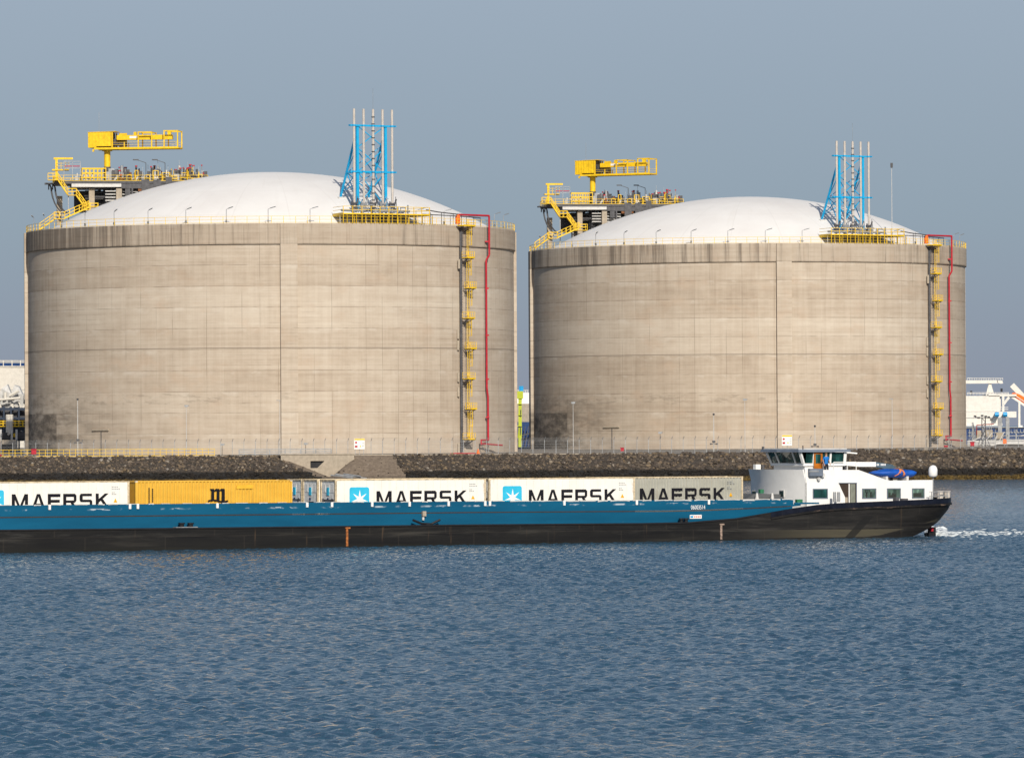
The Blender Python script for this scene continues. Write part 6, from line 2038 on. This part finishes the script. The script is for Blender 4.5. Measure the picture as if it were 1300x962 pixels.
# ------------------------------------------------------------------ gap between the tanks: lime crane and a ship's white block
YG = 1165.0
lc = thing('lime_crane_post', 'lime yellow crane post with blue top seen in the gap between the two concrete tanks', 'crane', (at(661, 560, YG).x, YG, 0))
def lk(px, py, d=0): return at(px, py, YG + d) - Vector(lc.location)
b = MB(); b.beam(lk(660.3, 575), lk(660.3, 500), 0.75, 0.75); b.box(lk(655.5, 506, -0.6), lk(664, 496.5, 0.8)); b.beam(lk(658, 556), lk(662, 503), 0.3)
for py in (512, 526, 540): b.box(lk(657, py + 1.2, -0.8), lk(662.5, py, 0.5))
b.build('post', M['lime'], lc)
b = MB().box(lk(659, 496.5, -0.5), lk(664.5, 490, 0.8)); b.build('blue_cap', M['skyblue'], lc)
b = MB().beam(lk(661.3, 528, -0.9), lk(661.3, 519, -0.9), 0.12); b.beam(lk(661, 551, -0.9), lk(661, 541, -0.9), 0.12); b.build('cable', M['dkgrey'], lc)
YS = 1215.0
fs_ = thing('moored_ship', 'ship with a white deckhouse block and dark hull in the gap between the tanks', 'ship', (at(668, 560, YS).x, YS, 0))
def sk_(px, py, d=0): return at(px, py, YS + d) - Vector(fs_.location)
MB().box(sk_(648, 512.5, 0), sk_(688, 498.8, 14)).build('upper_deckhouse', M['white'], fs_)
MB().box(sk_(646, 535.5, -1), sk_(690, 512.6, 16)).build('deckhouse', M['beige'], fs_)
b = MB(); q0 = sk_(610, 536, -4); q1 = sk_(725, 536, 22)
b.prism([(q0.x, q0.y, -1.5), (q1.x - 3, q0.y, -1.5), (q1.x, q0.y, q0.z), (q0.x - 2, q0.y, q0.z)], (0, 26, 0)); b.build('hull', M['navy'], fs_)
b = MB()
for i in range(6): b.beam(sk_(655 + 3.0 * i, 498.8, 0.4), sk_(655 + 3.0 * i, 495.0, 0.4), 0.14)
b.beam(sk_(655, 495.2, .4), sk_(671, 495.2, .4), 0.12); b.beam(sk_(655, 497, .4), sk_(671, 497, .4), 0.10); b.build('deck_rail', M['pale'], fs_)
b = MB()
for k in range(4): b.beam(sk_(657 + 4 * k, 574, -6), sk_(663 + 4 * k, 541, -6), 0.18)
b.beam(sk_(650, 556, -6), sk_(676, 549, -6), 0.3); b.build('gangway', M['dkgrey'], fs_)

# ------------------------------------------------------------------ white and blue ship at the right, with jetty
YT = 1160.0
ts = thing('tanker_ship', 'white and blue ship with orange lifeboat moored behind the right tank', 'ship', (at(1265, 545, YT).x, YT, 0))
def tk(px, py, d=0): return at(px, py, YT + d) - Vector(ts.location)
q0 = tk(1150, 543.5, -2); q1 = tk(1450, 543.5, -2)
b = MB().prism([(q0.x, -2, -2), (q1.x - 6, -2, -2), (q1.x, -2, q0.z), (q0.x, -2, q0.z)], (0, 28, 0)); b.build('hull', M['navy'], ts)
b = MB().box(tk(1150, 543.4, -2.4), tk(1450, 541.2, 1)) ; b.build('deck_edge', M['pale'], ts)
MB().box(tk(1172, 530.5, 0), tk(1279.5, 522.5, 20)).build('main_deckhouse', M['shipwhite'], ts)
MB().box(tk(1172, 541, 0.2), tk(1262, 530.6, 20)).build('main_deckhouse', M['shipwhite'], ts)
MB().box(tk(1172, 522.4, 0.4), tk(1261, 502.8, 16)).build('bridge_house', M['shipwhite'], ts)
b = MB(); b.box(tk(1255, 503.2, 0.4), tk(1282, 500.8, 16)); b.build('bridge_deck', M['shipwhite'], ts)
b = MB(); b.beam(tk(1273.5, 522, 0.6), tk(1273.5, 503, 0.6), 0.5); b.beam(tk(1274, 513, 0.6), tk(1281, 504, 0.6), 0.55); b.beam(tk(1269.5, 522, 1.5), tk(1269.5, 503, 1.5), 0.3); b.beam(tk(1261.5, 519.5, 0.6), tk(1280, 519.5, 0.6), 0.12); b.beam(tk(1261.5, 517, 0.6), tk(1280, 517, 0.6), 0.12)
b.build('bridge_strut', M['shipwhite'], ts)
b = MB()
for i in range(14): b.beam(tk(1228 + 4 * i, 501, 0.6), tk(1228 + 4 * i, 498.3, 0.6), 0.14)
b.beam(tk(1228, 498.4, .6), tk(1281, 498.4, .6), 0.16); b.beam(tk(1228, 500, .6), tk(1281, 500, .6), 0.12)
for i in range(16): b.beam(tk(1228 + 3 * i, 482.3, 3), tk(1228 + 3 * i, 479.6, 3), 0.12)
b.beam(tk(1228, 479.8, 3), tk(1273, 480.2, 3), 0.14)
b.build('deck_rail', M['pale'], ts)
b = MB().box(tk(1200, 487, 3), tk(1266, 482.5, 4.5)); b.prism([tk(1266, 482.5, 3), tk(1272.5, 483, 3), tk(1273.5, 486.5, 3), tk(1270, 487, 3), tk(1266, 485.6, 3)], (0, 1.5, 0))
b.beam(tk(1256.7, 486.5, 3.7), tk(1252.5, 502, 3.7), 0.45); b.beam(tk(1256.7, 486.5, 3.7), tk(1261, 502, 3.7), 0.45); b.beam(tk(1256.7, 486.5, 3.7), tk(1256.7, 502, 3.7), 0.6)
b.build('deck_crane', M['shipwhite'], ts)
b = MB(); 
for px, y0_, y1_ in ((1233, 496, 501), (1271.5, 493, 497.5)): b.beam(tk(px, y1_, 2), tk(px, y0_, 2), 0.45)
b.build('exhaust', M['black'], ts)
b = MB()
for px in (1265.5, 1276): b.tube(tk(px, 526, -2.0), tk(px, 526, -0.3), 0.55, 12)
for px in (1265.5, 1276): 
    c = tk(px, 526, -2.2); b.tube(c + Vector((-0.45, 0, 0)), c + Vector((0.45, 0, 0)), 0.52, 12)
b.build('blue_drum', M['skyblue'], ts)
b = MB()
for k in range(5):
    pass
b.beam(tk(1284.5, 488.5, 2), tk(1300, 505, 2), 0.9, 1.2); b.beam(tk(1300, 505, 2), tk(1312, 517, 2), 0.9, 1.2); b.beam(tk(1281.5, 501.5, 1), tk(1312, 522, 1), 0.35, 0.5); b.beam(tk(1294, 541, 1), tk(1294, 508, 1), 0.45); b.beam(tk(1292.8, 541, 0.5), tk(1298, 541, 0.5), 0.4); b.beam(tk(1308, 541, 1), tk(1308, 518, 1), 0.45)
b.build('davit', M['shipwhite'], ts)
# lifeboat hangs on the davit: a thing of its own
lb = thing('lifeboat', 'orange enclosed lifeboat tilted on the davit at the right edge of the photo', 'lifeboat', at(1297, 508, YT + 1.8))
dirv = (at(1306, 514.5, YT) - at(1285, 500.5, YT)).normalized()
vs = []; ns_, nr = 14, 10
up_ = Vector((0, 1, 0)).cross(dirv); up_ = -up_ if up_.z < 0 else up_
for i in range(ns_ + 1):
    k = i / ns_; e = math.sin(math.pi * (0.04 + 0.92 * k)) ** 0.5
    for j in range(nr):
        t_ = 2 * math.pi * j / nr
        v_ = dirv * (-2.6 + 5.2 * k) + Vector((0, 1, 0)) * (1.1 * e * math.cos(t_)) + up_ * (e * (0.95 if math.sin(t_) > 0 else 0.9) * math.sin(t_))
        vs.append(v_)
fs = []
for i in range(ns_):
    for j in range(nr): fs.append((i*nr+j, (i+1)*nr+j, (i+1)*nr+(j+1)%nr, i*nr+(j+1)%nr))
fs += [tuple(range(nr-1, -1, -1)), tuple(ns_*nr+k for k in range(nr))]
auto_smooth(MB().add(vs, fs).build('boat_hull', M['orange'], lb), 40)
b = MB(); b.prism([dirv * (0.9) + up_ * 0.75 + Vector((0, -0.6, 0)), dirv * 1.9 + up_ * 0.55 + Vector((0, -0.6, 0)), dirv * 1.8 + up_ * 1.15 + Vector((0, -0.6, 0)), dirv * 1.1 + up_ * 1.25 + Vector((0, -0.6, 0))], (0, 1.2, 0)); b.build('cockpit', M['orange'], lb)
b = MB().beam(dirv * -2.3 + Vector((0, -1.08, 0)), dirv * 2.3 + Vector((0, -1.08, 0)), 0.06, 0.14); b.build('rubbing_strake', M['shipwhite'], lb)
# jetty with pipework
YJ = 1050.0
jt = thing('loading_jetty', 'grey jetty frame with poles, pipes and pale boxes right of the right tank', 'jetty', (at(1265, 560, YJ).x, YJ, GZ))
def jk(px, py, d=0): return at(px, py, YJ + d) - Vector(jt.location)
def jv(b, px, py0, w, d=0): 
    p = jk(px, py0, d); b.beam((p.x, d, -0.2), p, w)
b = MB()
for px, py, w in ((1235, 536, 0.35), (1268.5, 530, 0.55), (1271, 530, 0.3), (1278.5, 529, 0.55), (1280.5, 531, 0.3), (1258, 545, 0.3), (1290, 545, 0.25), (1302, 540, 0.4)): jv(b, px, py, w)
for py in (549, 553, 558): b.beam(jk(1229, py), jk(1312, py), 0.16, 0.2)
b.build('pole', M['galv'], jt)
b = MB(); 
for (x0, y0_, x1, y1_) in ((1240, 546, 1244.5, 556.5), (1251, 545.5, 1259, 555), (1265, 549, 1272, 557)): b.box(jk(x0, y1_, -1), jk(x1, y0_, 1))
b.build('pale_box', M['beige'], jt)
b = MB(); rnd = random.Random(8)
for k in range(12):
    x = rnd.uniform(1230, 1305); b.tube(jk(x, rnd.uniform(548, 566), rnd.uniform(-2, 1)), jk(x + rnd.uniform(4, 16), rnd.uniform(548, 566), -1), rnd.uniform(0.06, 0.16), 6)
for k in range(4): b.tube(jk(1228, 560 + 2 * k, -1.5), jk(1312, 559 + 2 * k, -1.5), 0.14, 7)
b.tube(jk(1258, 566, -2), jk(1266, 563, -2), 0.25, 8); b.tube(jk(1266, 563, -2), jk(1300, 563, -2), 0.25, 8)
b.build('pipework', M['pale'], jt)
b = MB()
for i in range(9): b.prism([jk(1283 + 4 * i, 549, -0.5), jk(1284.2 + 4 * i, 549, -0.5), jk(1283.6 + 4 * i, 543.6, -0.5)], (0, 0.3, 0))
for k in range(14):
    x = rnd.uniform(1231, 1262); b.beam(jk(x, rnd.uniform(555, 567), -1), jk(x + rnd.uniform(-3, 3), rnd.uniform(538, 550), -1), 0.10)
b.build('white_fitting', M['galv'], jt)
b = MB(); 
for k in range(12):
    x = rnd.uniform(1231, 1285); z_ = rnd.uniform(543, 560); b.box(jk(x, z_ + 3, 0.5), jk(x + rnd.uniform(1, 3), z_, 1.5))
b.build('dark_equipment', M['dkgrey'], jt)
b = MB(); b.beam(jk(1240, 539.5, -1), jk(1262, 538, -1), 0.18); b.beam(jk(1240, 539.5, -1), jk(1240, 552, -1), 0.14); b.beam(jk(1250, 568, -2), jk(1272, 568, -2), 0.2)
b.build('red_pipework', paint('dull_red_paint', (0.28, 0.03, 0.03), 0.5), jt)
ym = 1030.0
p = at(1249, 568, ym)
lm = thing('lattice_mast', 'dark lattice mast with floodlights right of the right tank', 'mast', (p.x, ym, GZ))
hm = at(1249, 529.5, ym).z - GZ
b = MB(); w = 0.35
for sx_ in (-w, w):
    for sy_ in (-w, w): b.beam((sx_, sy_, 0), (sx_, sy_, hm), 0.12)
k = 0; z = 0.0
while z < hm - 0.8:
    sgn = 1 if k % 2 else -1
    for sy_ in (-w, w): b.beam((-w * sgn, sy_, z), (w * sgn, sy_, z + 0.8), 0.07)
    z += 0.8; k += 1
for dx in (-1, 1): b.beam((dx * w, 0, 0.3), (dx * 1.2, 0, 0), 0.1); b.beam((dx * 1.2, 0, 0), (dx * w, 0, 2.4), 0.1)
b.build('lattice', M['dkgrey'], lm)
b = MB(); b.beam((-1.7, 0, hm), (1.5, 0, hm - 0.2), 0.12)
for x, dz in ((-1.7, 0.2), (-1.0, -0.1), (-0.3, 0.3), (0.4, 0.15), (1.0, 0.0), (1.5, -0.5)): b.box((x - 0.25, -0.3, hm + dz - 0.18), (x + 0.25, 0.1, hm + dz + 0.18))
b.build('floodlight', M['dkgrey'], lm)
pf = thing('person', 'person in an orange jacket standing on the jetty right of the right tank', 'person', at(1275.5, 563.5, 1040)) if False else None
lr = thing('orange_lifebuoy_box', 'small orange lifebuoy box on the jetty at the right', 'lifebuoy box', at(1275.5, 563, 1040))
MB().prism([(-0.35, 0, 0), (0.35, 0, 0), (0.42, 0, 0.6), (0.2, 0, 0.95), (-0.3, 0, 0.95)], (0, 0.3, 0)).build('box', M['orange'], lr)
p = Vector(lr.location); MB().beam((0, 0.15, GZ - p.z), (0, 0.15, 0), 0.12).build('post', M['galv'], lr)
